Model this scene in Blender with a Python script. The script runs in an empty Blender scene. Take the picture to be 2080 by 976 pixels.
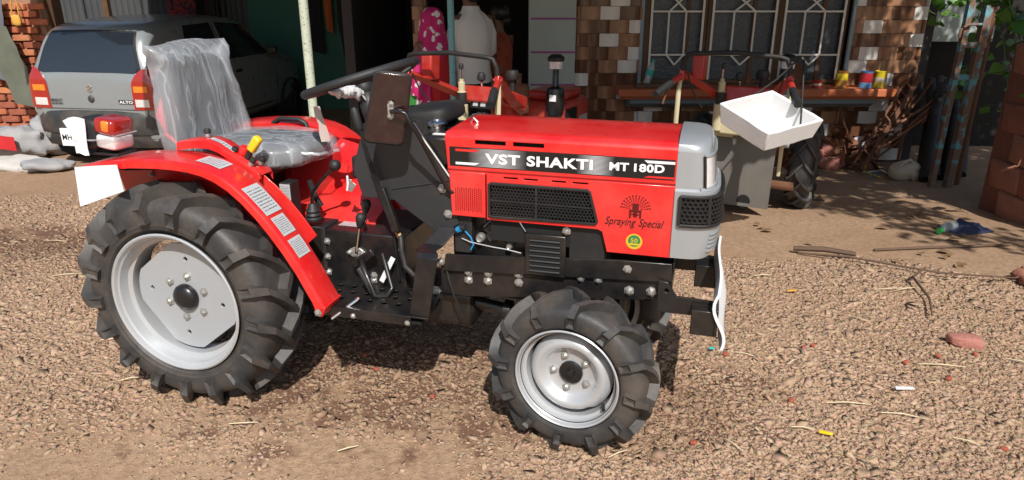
import bpy, bmesh, math, random
import numpy as np
from mathutils import Vector, Matrix, Euler, noise
from mathutils.geometry import tessellate_polygon

R = math.radians
rnd = random.Random(7)
scene = bpy.context.scene
col = scene.collection

# ------------------------------------------------------------------ camera, sky, sun, exposure
cam_d = bpy.data.cameras.new('camera'); cam = bpy.data.objects.new('camera', cam_d); col.objects.link(cam)
cam.location = (0, 0, 1.477); cam.rotation_euler = (R(90 - 19.93), 0, 0)
cam_d.sensor_fit = 'HORIZONTAL'; cam_d.sensor_width = 36; cam_d.lens = 24.74
cam_d.clip_start = 0.05; cam_d.clip_end = 500
scene.camera = cam
TO_SUN = Vector((.10, -.94, 1.0)).normalized()
SUN_EL = math.asin(TO_SUN.z); SUN_AZ = math.atan2(TO_SUN.x, TO_SUN.y)
world = bpy.data.worlds.new('World'); scene.world = world; world.use_nodes = True
wn = world.node_tree.nodes; wl = world.node_tree.links
sky = wn.new('ShaderNodeTexSky'); sky.sky_type = 'NISHITA'; sky.sun_disc = False
sky.sun_elevation = SUN_EL; sky.sun_rotation = SUN_AZ; sky.air_density = 1.2; sky.dust_density = 2.0
wl.new(sky.outputs[0], wn['Background'].inputs[0]); wn['Background'].inputs[1].default_value = 0.10
sun_d = bpy.data.lights.new('sun', 'SUN'); sun_d.energy = 5.0; sun_d.angle = R(.55); sun_d.color = (1, .955, .89)
sun = bpy.data.objects.new('sun', sun_d); col.objects.link(sun)
sun.rotation_euler = (-TO_SUN).to_track_quat('-Z', 'Y').to_euler(); sun.location = (0, -4, 8)
vs = scene.view_settings
vs.view_transform = 'Standard'; vs.look = 'None'; vs.exposure = 0.0; vs.gamma = 1; vs.use_curve_mapping = False

# ------------------------------------------------------------------ helpers
class MB:
    def __init__(s): s.v = []; s.f = []; s.uv = None
    def add(s, vs_, fs_, M=None):
        b = len(s.v)
        s.v += [tuple(M @ Vector(p)) if M else tuple(p) for p in vs_]
        s.f += [tuple(b + i for i in f) for f in fs_]; return s
    def box(s, c, d, rot=None):
        x, y, z = d[0]/2, d[1]/2, d[2]/2
        vv = [(-x,-y,-z),(x,-y,-z),(x,y,-z),(-x,y,-z),(-x,-y,z),(x,-y,z),(x,y,z),(-x,y,z)]
        M = Matrix.Translation(c)
        if rot: M = M @ Euler(rot).to_matrix().to_4x4()
        return s.add(vv, [(0,3,2,1),(4,5,6,7),(0,1,5,4),(1,2,6,5),(2,3,7,6),(3,0,4,7)], M)
    def span(s, a, b): return s.box([(a[i]+b[i])/2 for i in range(3)], [abs(b[i]-a[i]) for i in range(3)])
    def grid(s, rows, closed=False, capa=False, capb=False):
        n = len(rows[0]); b = len(s.v)
        for r in rows: s.v += [tuple(p) for p in r]
        for i in range(len(rows)-1):
            for j in range(n if closed else n-1):
                k = (j+1) % n
                s.f.append((b+i*n+j, b+i*n+k, b+(i+1)*n+k, b+(i+1)*n+j))
        if capa: s.f.append(tuple(b+j for j in reversed(range(n))))
        if capb: s.f.append(tuple(b+(len(rows)-1)*n+j for j in range(n)))
        return s
    def tube(s, pts, r, n=8, caps=True, flat=1.0):
        P = [Vector(p) for p in pts]; rows = []
        rr = r if isinstance(r, (list, tuple)) else [r]*len(P)
        t0 = (P[1]-P[0]).normalized()
        u = t0.cross(Vector((0,0,1)));
        if u.length < 1e-3: u = t0.cross(Vector((1,0,0)))
        u.normalize()
        for i, p in enumerate(P):
            t = (P[min(i+1,len(P)-1)] - P[max(i-1,0)]).normalized()
            u = (u - t*u.dot(t)).normalized(); w = t.cross(u)
            rows.append([p + rr[i]*(math.cos(2*math.pi*k/n)*u + flat*math.sin(2*math.pi*k/n)*w) for k in range(n)])
        return s.grid(rows, True, caps, caps)
    def cyl(s, a, b, r, r2=None, n=16): return s.tube([a, b], [r, r if r2 is None else r2], n)
    def lathe(s, prof, o=(0,0,0), ax=(0,0,1), n=32, caps=False):
        a = Vector(ax).normalized(); u = a.orthogonal().normalized(); w = a.cross(u); o = Vector(o)
        rows = [[o + a*h + r*(math.cos(2*math.pi*k/n)*u + math.sin(2*math.pi*k/n)*w) for k in range(n)] for r, h in prof]
        return s.grid(rows, True, caps, caps)
    def ball(s, c, r, n=14, m=9):
        r = (r,r,r) if not isinstance(r,(tuple,list)) else r
        rows = []
        for i in range(m+1):
            a = math.pi*i/m; q = max(math.sin(a), .001)
            rows.append([(c[0]+r[0]*q*math.cos(2*math.pi*k/n), c[1]+r[1]*q*math.sin(2*math.pi*k/n), c[2]-r[2]*math.cos(a)) for k in range(n)])
        return s.grid(rows, True)
    def panel(s, outer, holes, fn, t):
        """flat plate with holes: 2D loops, fn(a,b,d) -> 3D, thickness t"""
        loops = [outer] + list(holes)
        tri = tessellate_polygon([[Vector((p[0], p[1], 0)) for p in l] for l in loops])
        flat = [p for l in loops for p in l]; b = len(s.v); n = len(flat)
        s.v += [tuple(fn(p[0], p[1], 0)) for p in flat] + [tuple(fn(p[0], p[1], t)) for p in flat]
        for t3 in tri:
            s.f.append(tuple(b+i for i in t3)); s.f.append(tuple(b+n+i for i in reversed(t3)))
        k = 0
        for l in loops:
            m = len(l)
            for i in range(m): j = (i+1) % m; s.f.append((b+k+i, b+k+j, b+n+k+j, b+n+k+i))
            k += m
        return s
    def sheet(s, P, t):
        """P[i][j] grid of points -> closed thin sheet of thickness t"""
        A = [[Vector(p) for p in r] for r in P]; n = len(A); m = len(A[0]); B = []
        for i in range(n):
            row = []
            for j in range(m):
                du = A[min(i+1,n-1)][j]-A[max(i-1,0)][j]; dv = A[i][min(j+1,m-1)]-A[i][max(j-1,0)]
                nn = du.cross(dv); nn = nn.normalized() if nn.length > 1e-9 else Vector((0,0,1))
                row.append(A[i][j]+nn*t)
            B.append(row)
        s.grid(A); s.grid([list(reversed(r)) for r in B])
        ring = lambda G: [G[0][j] for j in range(m)] + [G[i][m-1] for i in range(1,n)] + [G[n-1][j] for j in range(m-2,-1,-1)] + [G[i][0] for i in range(n-2,0,-1)]
        s.grid([ring(B), ring(A)], True); return s
    def tf(s, M, start=0):
        s.v[start:] = [tuple(M @ Vector(p)) for p in s.v[start:]]; return s
    def mesh(s, name, smooth=None):
        me = bpy.data.meshes.new(name); me.from_pydata(s.v, [], s.f); me.update()
        bm = bmesh.new(); bm.from_mesh(me); bmesh.ops.remove_doubles(bm, verts=bm.verts, dist=1e-5)
        bmesh.ops.recalc_face_normals(bm, faces=bm.faces); bm.to_mesh(me); bm.free()
        if smooth is not None:
            me.polygons.foreach_set('use_smooth', [True]*len(me.polygons)); me.set_sharp_from_angle(angle=R(smooth))
        return me
    def build(s, name, m, parent=None, smooth=None, bevel=0, label=None, kind=None):
        o = bpy.data.objects.new(name, s.mesh(name, smooth)); col.objects.link(o)
        o.data.materials.append(m)
        if parent: o.parent = parent
        if bevel:
            b = o.modifiers.new('bevel', 'BEVEL'); b.width = bevel; b.segments = 2; b.limit_method = 'ANGLE'; b.angle_limit = R(35)
            o.data.polygons.foreach_set('use_smooth', [True]*len(o.data.polygons)); o.data.set_sharp_from_angle(angle=R(30))
        if label: o['label'] = label
        if kind: o['kind'] = kind
        return o

def tag(o, label, cat, group=None):
    o['label'] = label; o['category'] = cat
    if group: o['group'] = group
    return o
def thing(name, label, cat, loc=(0,0,0), rotz=0, group=None):
    o = bpy.data.objects.new(name, None); col.objects.link(o); o.empty_display_size = .1
    o.location = loc; o.rotation_euler = (0,0,rotz); return tag(o, label, cat, group)
def inst(name, me, m=None, parent=None, M=None):
    o = bpy.data.objects.new(name, me); col.objects.link(o)
    if m and not me.materials: me.materials.append(m)
    if parent: o.parent = parent
    if M is not None: o.matrix_local = M
    return o
def text2d(body, w, h, shear=0, off=0.0, space=1.0):
    c = bpy.data.curves.new('t', 'FONT'); c.body = body; c.shear = shear; c.offset = off; c.space_character = space
    c.resolution_u = 3
    o = bpy.data.objects.new('t', c); col.objects.link(o)
    dg = bpy.context.evaluated_depsgraph_get(); dg.update()
    me = o.evaluated_get(dg).to_mesh()
    V = [tuple(v.co) for v in me.vertices]; F = [tuple(p.vertices) for p in me.polygons]
    o.evaluated_get(dg).to_mesh_clear(); bpy.data.objects.remove(o); bpy.data.curves.remove(c)
    x0 = min(v[0] for v in V); x1 = max(v[0] for v in V); y0 = min(v[1] for v in V); y1 = max(v[1] for v in V)
    return [((v[0]-x0)/(x1-x0)*w, (v[1]-y0)/(y1-y0)*h) for v in V], F
def put_text(body, w, h, fn, m, parent, name='lettering', **k):
    V, F = text2d(body, w, h, **k); mb = MB(); mb.add([fn(a, b) for a, b in V], F)
    me = bpy.data.meshes.new(name); me.from_pydata(mb.v, [], mb.f); me.update()
    o = bpy.data.objects.new(name, me); col.objects.link(o); me.materials.append(m); o.parent = parent; return o
def words(body, w, h, fn, m, parent, gap=.045, **k):
    ws = body.split(' '); L_ = [sum({'M':1.35,'I':.45,'1':.6,'i':.5,'l':.5}.get(c, 1) for c in q) for q in ws]; tot = sum(L_); W0 = w-gap*(len(ws)-1)*1.0; x = 0
    for q, l in zip(ws, L_):
        put_text(q, W0*l/tot, h, lambda a, b, x=x: fn(a+x, b), m, parent, **k); x += W0*l/tot+gap
ORD = ['first','second','third','fourth','fifth','sixth','seventh','eighth','ninth','tenth','eleventh','twelfth','thirteenth','fourteenth','fifteenth','sixteenth','seventeenth','eighteenth','nineteenth','twentieth','twenty-first','twenty-second','twenty-third','twenty-fourth','twenty-fifth','twenty-sixth','twenty-seventh','twenty-eighth','twenty-ninth','thirtieth']
def order(objs, fmt):
    def u(o):
        bb = [o.matrix_basis @ Vector(c) for c in o.bound_box]; c = sum(bb, Vector())/8; return c.x/(c.y*.94+(1.477-c.z)*.341)
    for k, o in enumerate(sorted(objs, key=u)): o['label'] = fmt % ORD[k]
def jit(a): return rnd.uniform(-a, a)

# ------------------------------------------------------------------ materials
def mat(name, c, rough=.5, metal=0, var=.12, scale=8, bump=0, bscale=60, coat=0, dust=0, dustc=(.36,.26,.18), dscale=3,
        alpha=1, trans=0, spec=None, rvar=.1, ior=None):
    m = bpy.data.materials.new(name); m.use_nodes = True
    nt = m.node_tree; N = nt.nodes; L = nt.links; b = N['Principled BSDF']
    tc = N.new('ShaderNodeTexCoord')
    n = N.new('ShaderNodeTexNoise'); n.inputs['Scale'].default_value = scale; n.inputs['Detail'].default_value = 6
    L.new(tc.outputs['Object'], n.inputs['Vector'])
    mx = N.new('ShaderNodeMix'); mx.data_type = 'RGBA'
    mx.inputs[6].default_value = (*[x*(1-var) for x in c], 1); mx.inputs[7].default_value = (*[min(x*(1+var), 1) for x in c], 1)
    L.new(n.outputs[0], mx.inputs[0]); out = mx.outputs[2]
    if dust:
        n2 = N.new('ShaderNodeTexNoise'); n2.inputs['Scale'].default_value = dscale; n2.inputs['Detail'].default_value = 9; n2.inputs['Roughness'].default_value = .65
        L.new(tc.outputs['Object'], n2.inputs['Vector'])
        mr = N.new('ShaderNodeMapRange'); mr.inputs[1].default_value = .42; mr.inputs[2].default_value = .75; mr.inputs[4].default_value = dust
        L.new(n2.outputs[0], mr.inputs[0])
        m2 = N.new('ShaderNodeMix'); m2.data_type = 'RGBA'; m2.inputs[7].default_value = (*dustc, 1)
        L.new(mr.outputs[0], m2.inputs[0]); L.new(out, m2.inputs[6]); out = m2.outputs[2]
    L.new(out, b.inputs['Base Color'])
    mr = N.new('ShaderNodeMapRange'); mr.inputs[3].default_value = max(rough-rvar, .03); mr.inputs[4].default_value = min(rough+rvar, 1)
    L.new(n.outputs[0], mr.inputs[0]); L.new(mr.outputs[0], b.inputs['Roughness'])
    b.inputs['Metallic'].default_value = metal; b.inputs['Coat Weight'].default_value = coat; b.inputs['Coat Roughness'].default_value = .12
    b.inputs['Alpha'].default_value = alpha; b.inputs['Transmission Weight'].default_value = trans
    if spec is not None: b.inputs['Specular IOR Level'].default_value = spec
    if ior: b.inputs['IOR'].default_value = ior
    if bump:
        n3 = N.new('ShaderNodeTexNoise'); n3.inputs['Scale'].default_value = bscale; n3.inputs['Detail'].default_value = 5
        L.new(tc.outputs['Object'], n3.inputs['Vector'])
        bp = N.new('ShaderNodeBump'); bp.inputs['Strength'].default_value = bump; bp.inputs['Distance'].default_value = .01
        L.new(n3.outputs[0], bp.inputs['Height']); L.new(bp.outputs[0], b.inputs['Normal'])
    return m
def film_streaks(m):
    N = m.node_tree.nodes; L = m.node_tree.links; b = N['Principled BSDF']; tc = N.new('ShaderNodeTexCoord')
    mp = N.new('ShaderNodeMapping'); mp.inputs['Scale'].default_value = (9,16,3.2); mp.inputs['Rotation'].default_value = (R(22),0,0); L.new(tc.outputs['Object'], mp.inputs[0])
    n = N.new('ShaderNodeTexNoise'); n.inputs['Scale'].default_value = 1; n.inputs['Detail'].default_value = 3; n.inputs['Distortion'].default_value = .8; L.new(mp.outputs[0], n.inputs['Vector'])
    r = N.new('ShaderNodeValToRGB'); e = r.color_ramp.elements; e[0].position = .40; e[0].color = (.24,.24,.24,1); e[1].position = .60; e[1].color = (.30,.30,.30,1)
    q = e.new(.50); q.color = (.48,.48,.48,1); q = e.new(.465); q.color = (.28,.28,.28,1); q = e.new(.535); q.color = (.32,.32,.32,1); L.new(n.outputs[0], r.inputs[0]); L.new(r.outputs[0], b.inputs['Alpha'])
    bp = N.new('ShaderNodeBump'); bp.inputs['Strength'].default_value = .9; bp.inputs['Distance'].default_value = .015; L.new(n.outputs[0], bp.inputs['Height']); L.new(bp.outputs[0], b.inputs['Normal'])
def speckle(name, c1, c2, scale, lo, hi, rough=.7, kind='noise', c3=None):
    """two colours split by a thresholded noise / voronoi"""
    m = mat(name, c1, rough); nt = m.node_tree; N = nt.nodes; L = nt.links; b = N['Principled BSDF']
    src = b.inputs['Base Color'].links[0].from_socket
    tc = N.new('ShaderNodeTexCoord')
    if kind == 'noise':
        t = N.new('ShaderNodeTexNoise'); t.inputs['Detail'].default_value = 4; so = t.outputs[0]
    else:
        t = N.new('ShaderNodeTexVoronoi'); so = t.outputs['Distance']
    t.inputs['Scale'].default_value = scale
    if kind == 'noise': L.new(tc.outputs['Object'], t.inputs['Vector'])
    else:
        wn_ = N.new('ShaderNodeTexNoise'); wn_.inputs['Scale'].default_value = 14; L.new(tc.outputs['Object'], wn_.inputs['Vector']); wv_ = N.new('ShaderNodeVectorMath'); wv_.operation = 'MULTIPLY_ADD'; wv_.inputs[1].default_value = (.09,.09,.09)
        L.new(wn_.outputs[1], wv_.inputs[0]); L.new(tc.outputs['Object'], wv_.inputs[2]); L.new(wv_.outputs[0], t.inputs['Vector'])
    mr = N.new('ShaderNodeMapRange'); mr.inputs[1].default_value = lo; mr.inputs[2].default_value = hi; L.new(so, mr.inputs[0])
    mx = N.new('ShaderNodeMix'); mx.data_type = 'RGBA'; mx.inputs[7].default_value = (*c2, 1)
    L.new(mr.outputs[0], mx.inputs[0]); L.new(src, mx.inputs[6]); L.new(mx.outputs[2], b.inputs['Base Color'])
    return m

RED = mat('red_paint', (.70,.013,.014), .30, coat=.55, var=.06, bump=.05, bscale=5, dust=.22, dustc=(.50,.22,.17), dscale=4)
BLACK = mat('black_paint', (.008,.008,.009), .34, var=.2, bump=.05, bscale=25, dust=.07, dscale=9, coat=.2)
BLACKM = mat('black_matt', (.011,.011,.012), .6, var=.2, bump=.05, bscale=80, dust=.06, dscale=7)
PANELB = mat('dark_panel', (.022,.024,.027), .5, var=.15, bump=.04, bscale=120, dust=.06)
RUBBER = mat('tyre_rubber', (.034,.034,.035), .55, var=.25, scale=5, bump=.12, bscale=70, dust=.6, dustc=(.15,.12,.095), dscale=6)
SILVER = mat('silver_paint', (.50,.52,.54), .34, metal=.35, var=.05, coat=.3, dust=.1, dscale=10)
NOSEP = mat('nose_silver', (.40,.43,.455), .32, metal=.4, var=.05, coat=.3, dust=.08, dscale=10)
DISC = mat('grey_disc_paint', (.40,.43,.46), .42, metal=.25, var=.05, dust=.12, dscale=10)
ZINC = mat('zinc_bolt', (.45,.45,.43), .4, metal=.7, var=.2, scale=60)
CHROME = mat('bright_rod', (.7,.7,.7), .18, metal=1, var=.1)
GRIP = mat('grip_rubber', (.02,.021,.022), .55, var=.2, bump=.1, bscale=150)
MAROON = mat('mirror_back', (.020,.006,.007), .16, var=.25, scale=25, coat=.7, dust=.05, dscale=30)
FILM = mat('plastic_film', (.70,.75,.80), .22, var=.15, scale=5, alpha=.26, bump=.5, bscale=5, spec=1.0)
film_streaks(FILM)
SEATV = mat('seat_vinyl', (.028,.03,.034), .5, var=.2, bump=.1, bscale=60)
WHITE = mat('white_foam', (.72,.73,.74), .7, var=.04, bump=.12, bscale=60, dust=.22, dustc=(.6,.54,.46), dscale=4)
CARD = mat('white_card', (.78,.80,.84), .6, var=.05, bump=.1, bscale=12, dust=.15, dustc=(.55,.5,.45), dscale=7)
YELLOW = mat('yellow_plastic', (.80,.55,.02), .35, var=.05)
LENSR = mat('red_lens', (.36,.014,.008), .12, var=.2, scale=40, coat=.8, spec=.8)
LENSO = mat('orange_lens', (.85,.22,.02), .12, var=.2, scale=40, coat=.8)
LENSC = mat('clear_lens', (.75,.74,.74), .12, var=.1, scale=60, coat=.8, metal=.2)
GLASSD = mat('dark_glass', (.012,.016,.02), .04, var=.1, spec=.9, rvar=.01)
BACK = mat('shadow_black', (.006,.006,.006), .8, var=.1)
DECALW = mat('decal_white', (.85,.85,.86), .35, var=.02)
DECALK = mat('decal_black', (.012,.012,.013), .28, var=.1)
DECALG = mat('decal_grey', (.42,.43,.45), .3, var=.4, scale=90)
GREEN_D = mat('decal_green', (.03,.20,.06), .4)
BLUE = mat('blue_plastic', (.02,.22,.5), .4)
# ------------------------------------------------------------------ ground
def gz(y): return -0.08*min(max(y-3.4, 0), 4.2)
def ground_z(x, y):
    return gz(y) + (.010*noise.noise(Vector((x*.9, y*.9, 0))) + .006*noise.noise(Vector((x*3.1, y*3.1, 4))) + .003*noise.noise(Vector((x*9, y*9, 7)))) * (1 if -8 < x < 8 and 0 < y < 12 else 0)
def ground_material():
    m = bpy.data.materials.new('dry_earth'); m.use_nodes = True
    N = m.node_tree.nodes; L = m.node_tree.links; b = N['Principled BSDF']
    g = N.new('ShaderNodeNewGeometry')
    def nz(sc, det=8, rough=.6):
        n = N.new('ShaderNodeTexNoise'); n.inputs['Scale'].default_value = sc; n.inputs['Detail'].default_value = det; n.inputs['Roughness'].default_value = rough
        L.new(g.outputs['Position'], n.inputs['Vector']); return n.outputs[0]
    def mr(s, a, c, lo=0, hi=1):
        r = N.new('ShaderNodeMapRange'); r.inputs[1].default_value = a; r.inputs[2].default_value = c; r.inputs[3].default_value = lo; r.inputs[4].default_value = hi
        L.new(s, r.inputs[0]); return r.outputs[0]
    def mix(f, a, c):
        x = N.new('ShaderNodeMix'); x.data_type = 'RGBA'; L.new(f, x.inputs[0])
        for i, q in ((6, a), (7, c)):
            if isinstance(q, tuple): x.inputs[i].default_value = (*q, 1)
            else: L.new(q, x.inputs[i])
        return x.outputs[2]
    base = mix(mr(nz(1.3), .3, .7), (.37,.235,.145), (.48,.33,.215))
    base = mix(mr(nz(34, 6, .7), .42, .66), base, (.28,.18,.115))
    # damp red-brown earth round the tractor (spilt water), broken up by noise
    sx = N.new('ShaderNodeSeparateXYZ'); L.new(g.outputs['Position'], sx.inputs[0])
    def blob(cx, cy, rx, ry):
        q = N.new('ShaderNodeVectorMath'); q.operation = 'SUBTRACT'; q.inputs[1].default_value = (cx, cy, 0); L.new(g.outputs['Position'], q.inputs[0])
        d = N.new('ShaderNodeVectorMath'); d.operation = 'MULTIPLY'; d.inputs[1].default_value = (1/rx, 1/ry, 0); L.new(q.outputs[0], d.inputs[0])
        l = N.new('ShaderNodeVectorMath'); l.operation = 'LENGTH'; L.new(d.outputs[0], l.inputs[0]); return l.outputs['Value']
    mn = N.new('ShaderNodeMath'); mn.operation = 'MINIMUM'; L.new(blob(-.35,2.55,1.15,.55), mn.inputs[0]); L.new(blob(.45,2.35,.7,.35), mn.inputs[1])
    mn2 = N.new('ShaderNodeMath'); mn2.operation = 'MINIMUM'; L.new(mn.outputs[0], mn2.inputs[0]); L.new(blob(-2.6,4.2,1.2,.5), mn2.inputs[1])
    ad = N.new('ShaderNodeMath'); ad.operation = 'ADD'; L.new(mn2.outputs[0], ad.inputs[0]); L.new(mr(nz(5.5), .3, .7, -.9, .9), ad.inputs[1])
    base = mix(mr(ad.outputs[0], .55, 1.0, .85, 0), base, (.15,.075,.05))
    L.new(base, b.inputs['Base Color']); b.inputs['Roughness'].default_value = .92; b.inputs['Specular IOR Level'].default_value = .25
    bp = N.new('ShaderNodeBump'); bp.inputs['Strength'].default_value = .55; bp.inputs['Distance'].default_value = .02
    L.new(nz(70, 8, .7), bp.inputs['Height']); L.new(bp.outputs[0], b.inputs['Normal']); return m
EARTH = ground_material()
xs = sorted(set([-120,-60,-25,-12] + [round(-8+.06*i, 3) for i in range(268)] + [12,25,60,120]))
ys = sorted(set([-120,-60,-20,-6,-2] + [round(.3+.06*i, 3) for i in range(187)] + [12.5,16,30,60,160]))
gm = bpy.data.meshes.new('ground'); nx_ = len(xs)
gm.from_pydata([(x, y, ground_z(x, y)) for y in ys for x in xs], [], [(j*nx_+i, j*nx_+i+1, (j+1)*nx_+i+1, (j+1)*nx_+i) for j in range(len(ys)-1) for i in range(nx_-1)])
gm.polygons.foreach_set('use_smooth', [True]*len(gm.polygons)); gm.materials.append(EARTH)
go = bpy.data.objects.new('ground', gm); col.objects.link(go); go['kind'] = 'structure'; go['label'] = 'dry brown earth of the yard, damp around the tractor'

# gravel: crushed stones half sunk into the earth, one mesh
def stone_material(name, ramp):
    m = bpy.data.materials.new(name); m.use_nodes = True
    N = m.node_tree.nodes; L = m.node_tree.links; b = N['Principled BSDF']
    a = N.new('ShaderNodeAttribute'); a.attribute_name = 'tone'
    r = N.new('ShaderNodeValToRGB'); e = r.color_ramp.elements
    while len(e) < len(ramp): e.new(.5)
    for k, (p, c) in enumerate(ramp): e[k].position = p; e[k].color = (*c, 1)
    L.new(a.outputs['Fac'], r.inputs[0]); g = N.new('ShaderNodeNewGeometry')
    n = N.new('ShaderNodeTexNoise'); n.inputs['Scale'].default_value = 90; n.inputs['Detail'].default_value = 4; L.new(g.outputs['Position'], n.inputs['Vector'])
    mx = N.new('ShaderNodeMix'); mx.data_type = 'RGBA'; mx.blend_type = 'MULTIPLY'; mx.inputs[0].default_value = .55
    L.new(r.outputs[0], mx.inputs[6]); L.new(n.outputs[1], mx.inputs[7])
    sc = N.new('ShaderNodeMix'); sc.data_type = 'RGBA'; sc.blend_type = 'MULTIPLY'; sc.inputs[0].default_value = 1; sc.inputs[7].default_value = (1.45,1.45,1.45,1)
    L.new(mx.outputs[2], sc.inputs[6]); L.new(sc.outputs[2], b.inputs['Base Color'])
    b.inputs['Roughness'].default_value = .85; b.inputs['Specular IOR Level'].default_value = .3
    bp = N.new('ShaderNodeBump'); bp.inputs['Strength'].default_value = .3; bp.inputs['Distance'].default_value = .004; L.new(n.outputs[0], bp.inputs['Height']); L.new(bp.outputs[0], b.inputs['Normal'])
    return m
STONE = stone_material('crushed_stone', [(0,(.21,.135,.088)), (.35,(.30,.20,.132)), (.7,(.395,.272,.186)), (1,(.47,.34,.245))])
rg = np.random.default_rng(5)
tm = bmesh.new(); bmesh.ops.create_cube(tm, size=1.5); bmesh.ops.triangulate(tm, faces=tm.faces); tv = np.array([v.co[:] for v in tm.verts]); tf_ = np.array([[v.index for v in f.verts] for f in tm.faces]); tm.free()
temps = []
for k in range(16):
    q = (tv+rg.uniform(-.38,.38,(8,3)))*np.array([1.05, rg.uniform(.6,.95), rg.uniform(.28,.5)])
    for _ in range(3):          # chop flat facets
        nn = rg.normal(size=3); nn /= np.linalg.norm(nn); d = q@nn; c = rg.uniform(.45,.75); q = q - np.outer(np.clip(d-c*d.max(),0,None), nn)
    temps.append(q)
def sst(a, b, x): t = min(max((x-a)/(b-a), 0), 1); return t*t*(3-2*t)
def density(x, y):
    n1 = noise.noise(Vector((x*.55+3, y*.55, 1))); n2 = noise.noise(Vector((x*1.7, y*1.7, 9))); n3 = noise.noise(Vector((x*5, y*5, 2)))
    w = .50+.7*n1+.5*n2+.35*n3
    w += .75*sst(.3, 1.0, x+.4*n1)                                         # deep gravel right of the front wheel
    w -= 2.4*sst(3.65, 4.1, y+.25*n2+.42*max(0, x-2.0))*sst(.6, 1.1, x)      # bare earth in front of the house
    w -= .16*(1-sst(1.75, 2.35, y+.22*n2))*(1-.55*sst(.3, 1.2, x))            # thinner towards the camera
    w -= .14*(1-sst(-.9, .2, x))*(1-sst(1.9, 3.0, y+.3*n1))
    w += .40*(1-sst(-1.5, -.9, x))*sst(2.5, 3.1, y)
    w += .30*sst(2.1, 2.5, y)*(1-sst(3.2, 3.8, y))
    w -= 1.2*sst(5.2, 6.0, y+.3*n2)
    return w
pts = []
for _ in range(330000):
    y = 1.55+4.75*rnd.random()**1.25; lim = .80*y+.45
    x = rnd.uniform(-lim, lim)
    if rnd.random()*.95 < density(x, y)*(1.0 if y < 3.4 else .8): pts.append((x, y))
    if len(pts) >= 100000: break
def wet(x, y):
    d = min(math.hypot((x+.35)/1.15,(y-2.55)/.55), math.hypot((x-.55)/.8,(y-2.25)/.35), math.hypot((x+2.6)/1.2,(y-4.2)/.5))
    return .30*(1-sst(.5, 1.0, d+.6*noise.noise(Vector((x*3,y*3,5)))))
n_main = len(pts)
for _ in range(16000):
    y = 1.55+3.2*rnd.random()**1.3; pts.append((rnd.uniform(-.8*y-.3, .8*y+.3), y)) if y < 3.4 else None
n = len(pts); P = np.array(pts)
sz = np.clip(rg.lognormal(math.log(.0078), .40, n), .003, .024)*(1+.10*(P[:,1]-2))
big = rg.random(n) < .02; sz[big] *= 1.7; sz[n_main:] = rg.uniform(.0025,.0055,n-n_main)
V = np.empty((n*8,3)); tone = np.empty(n*8, np.float32)
for i in range(n):
    a, t1, t2 = rg.uniform(0,6.283), rg.normal(0,.35), rg.normal(0,.35)
    Mx = np.array((Euler((t1,t2,a))).to_matrix())
    q = (temps[rg.integers(16)]*sz[i])@Mx.T
    V[i*8:(i+1)*8] = q + np.array([P[i,0], P[i,1], ground_z(P[i,0], P[i,1]) - sz[i]*.04])
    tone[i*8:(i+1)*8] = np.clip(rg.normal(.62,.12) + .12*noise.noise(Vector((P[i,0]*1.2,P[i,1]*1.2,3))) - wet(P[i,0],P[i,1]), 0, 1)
F = (np.arange(n)[:,None,None]*8 + tf_[None]).reshape(-1,3)
sm = bpy.data.meshes.new('gravel'); sm.vertices.add(len(V)); sm.vertices.foreach_set('co', V.ravel())
sm.loops.add(F.size); sm.loops.foreach_set('vertex_index', F.ravel().astype(np.int32))
sm.polygons.add(len(F)); sm.polygons.foreach_set('loop_start', np.arange(0,F.size,3,dtype=np.int32)); sm.update(calc_edges=True)
at_ = sm.attributes.new('tone', 'FLOAT', 'POINT'); at_.data.foreach_set('value', tone)
sm.materials.append(STONE)
so = bpy.data.objects.new('gravel', sm); col.objects.link(so); so['kind'] = 'stuff'; so['label'] = 'grey brown crushed stone spread over the yard'; so['category'] = 'gravel'
# ------------------------------------------------------------------ the tractor (x forward, y left, z up; origin under rear axle)
TR = thing('tractor', 'red compact tractor with black chassis and silver nose standing on the gravel', 'tractor', (-1.076, 2.712, 0), R(-15.559))
def hexbolt(r=.0075, h=.007):
    b = MB(); b.lathe([(0,0),(r*1.7,0),(r*1.7,.002),(r*1.15,.0022),(r*1.15,h),(r*.9,h+.002),(0,h+.002)], n=6)
    b.lathe([(0,0),(r*.45,0),(r*.45,h+.006),(0,h+.006)], n=8); return b.mesh('bolt')
BOLT = hexbolt()
def bolt(parent, p, ax=(0,-1,0), s=1.0, m=ZINC):
    q = Vector(ax).to_track_quat('Z', 'Y').to_matrix().to_4x4()
    return inst('bolt', BOLT, m, parent, Matrix.Translation(p) @ q @ Matrix.Rotation(rnd.random()*1.0, 4, 'Z') @ Matrix.Scale(s, 4))

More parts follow.
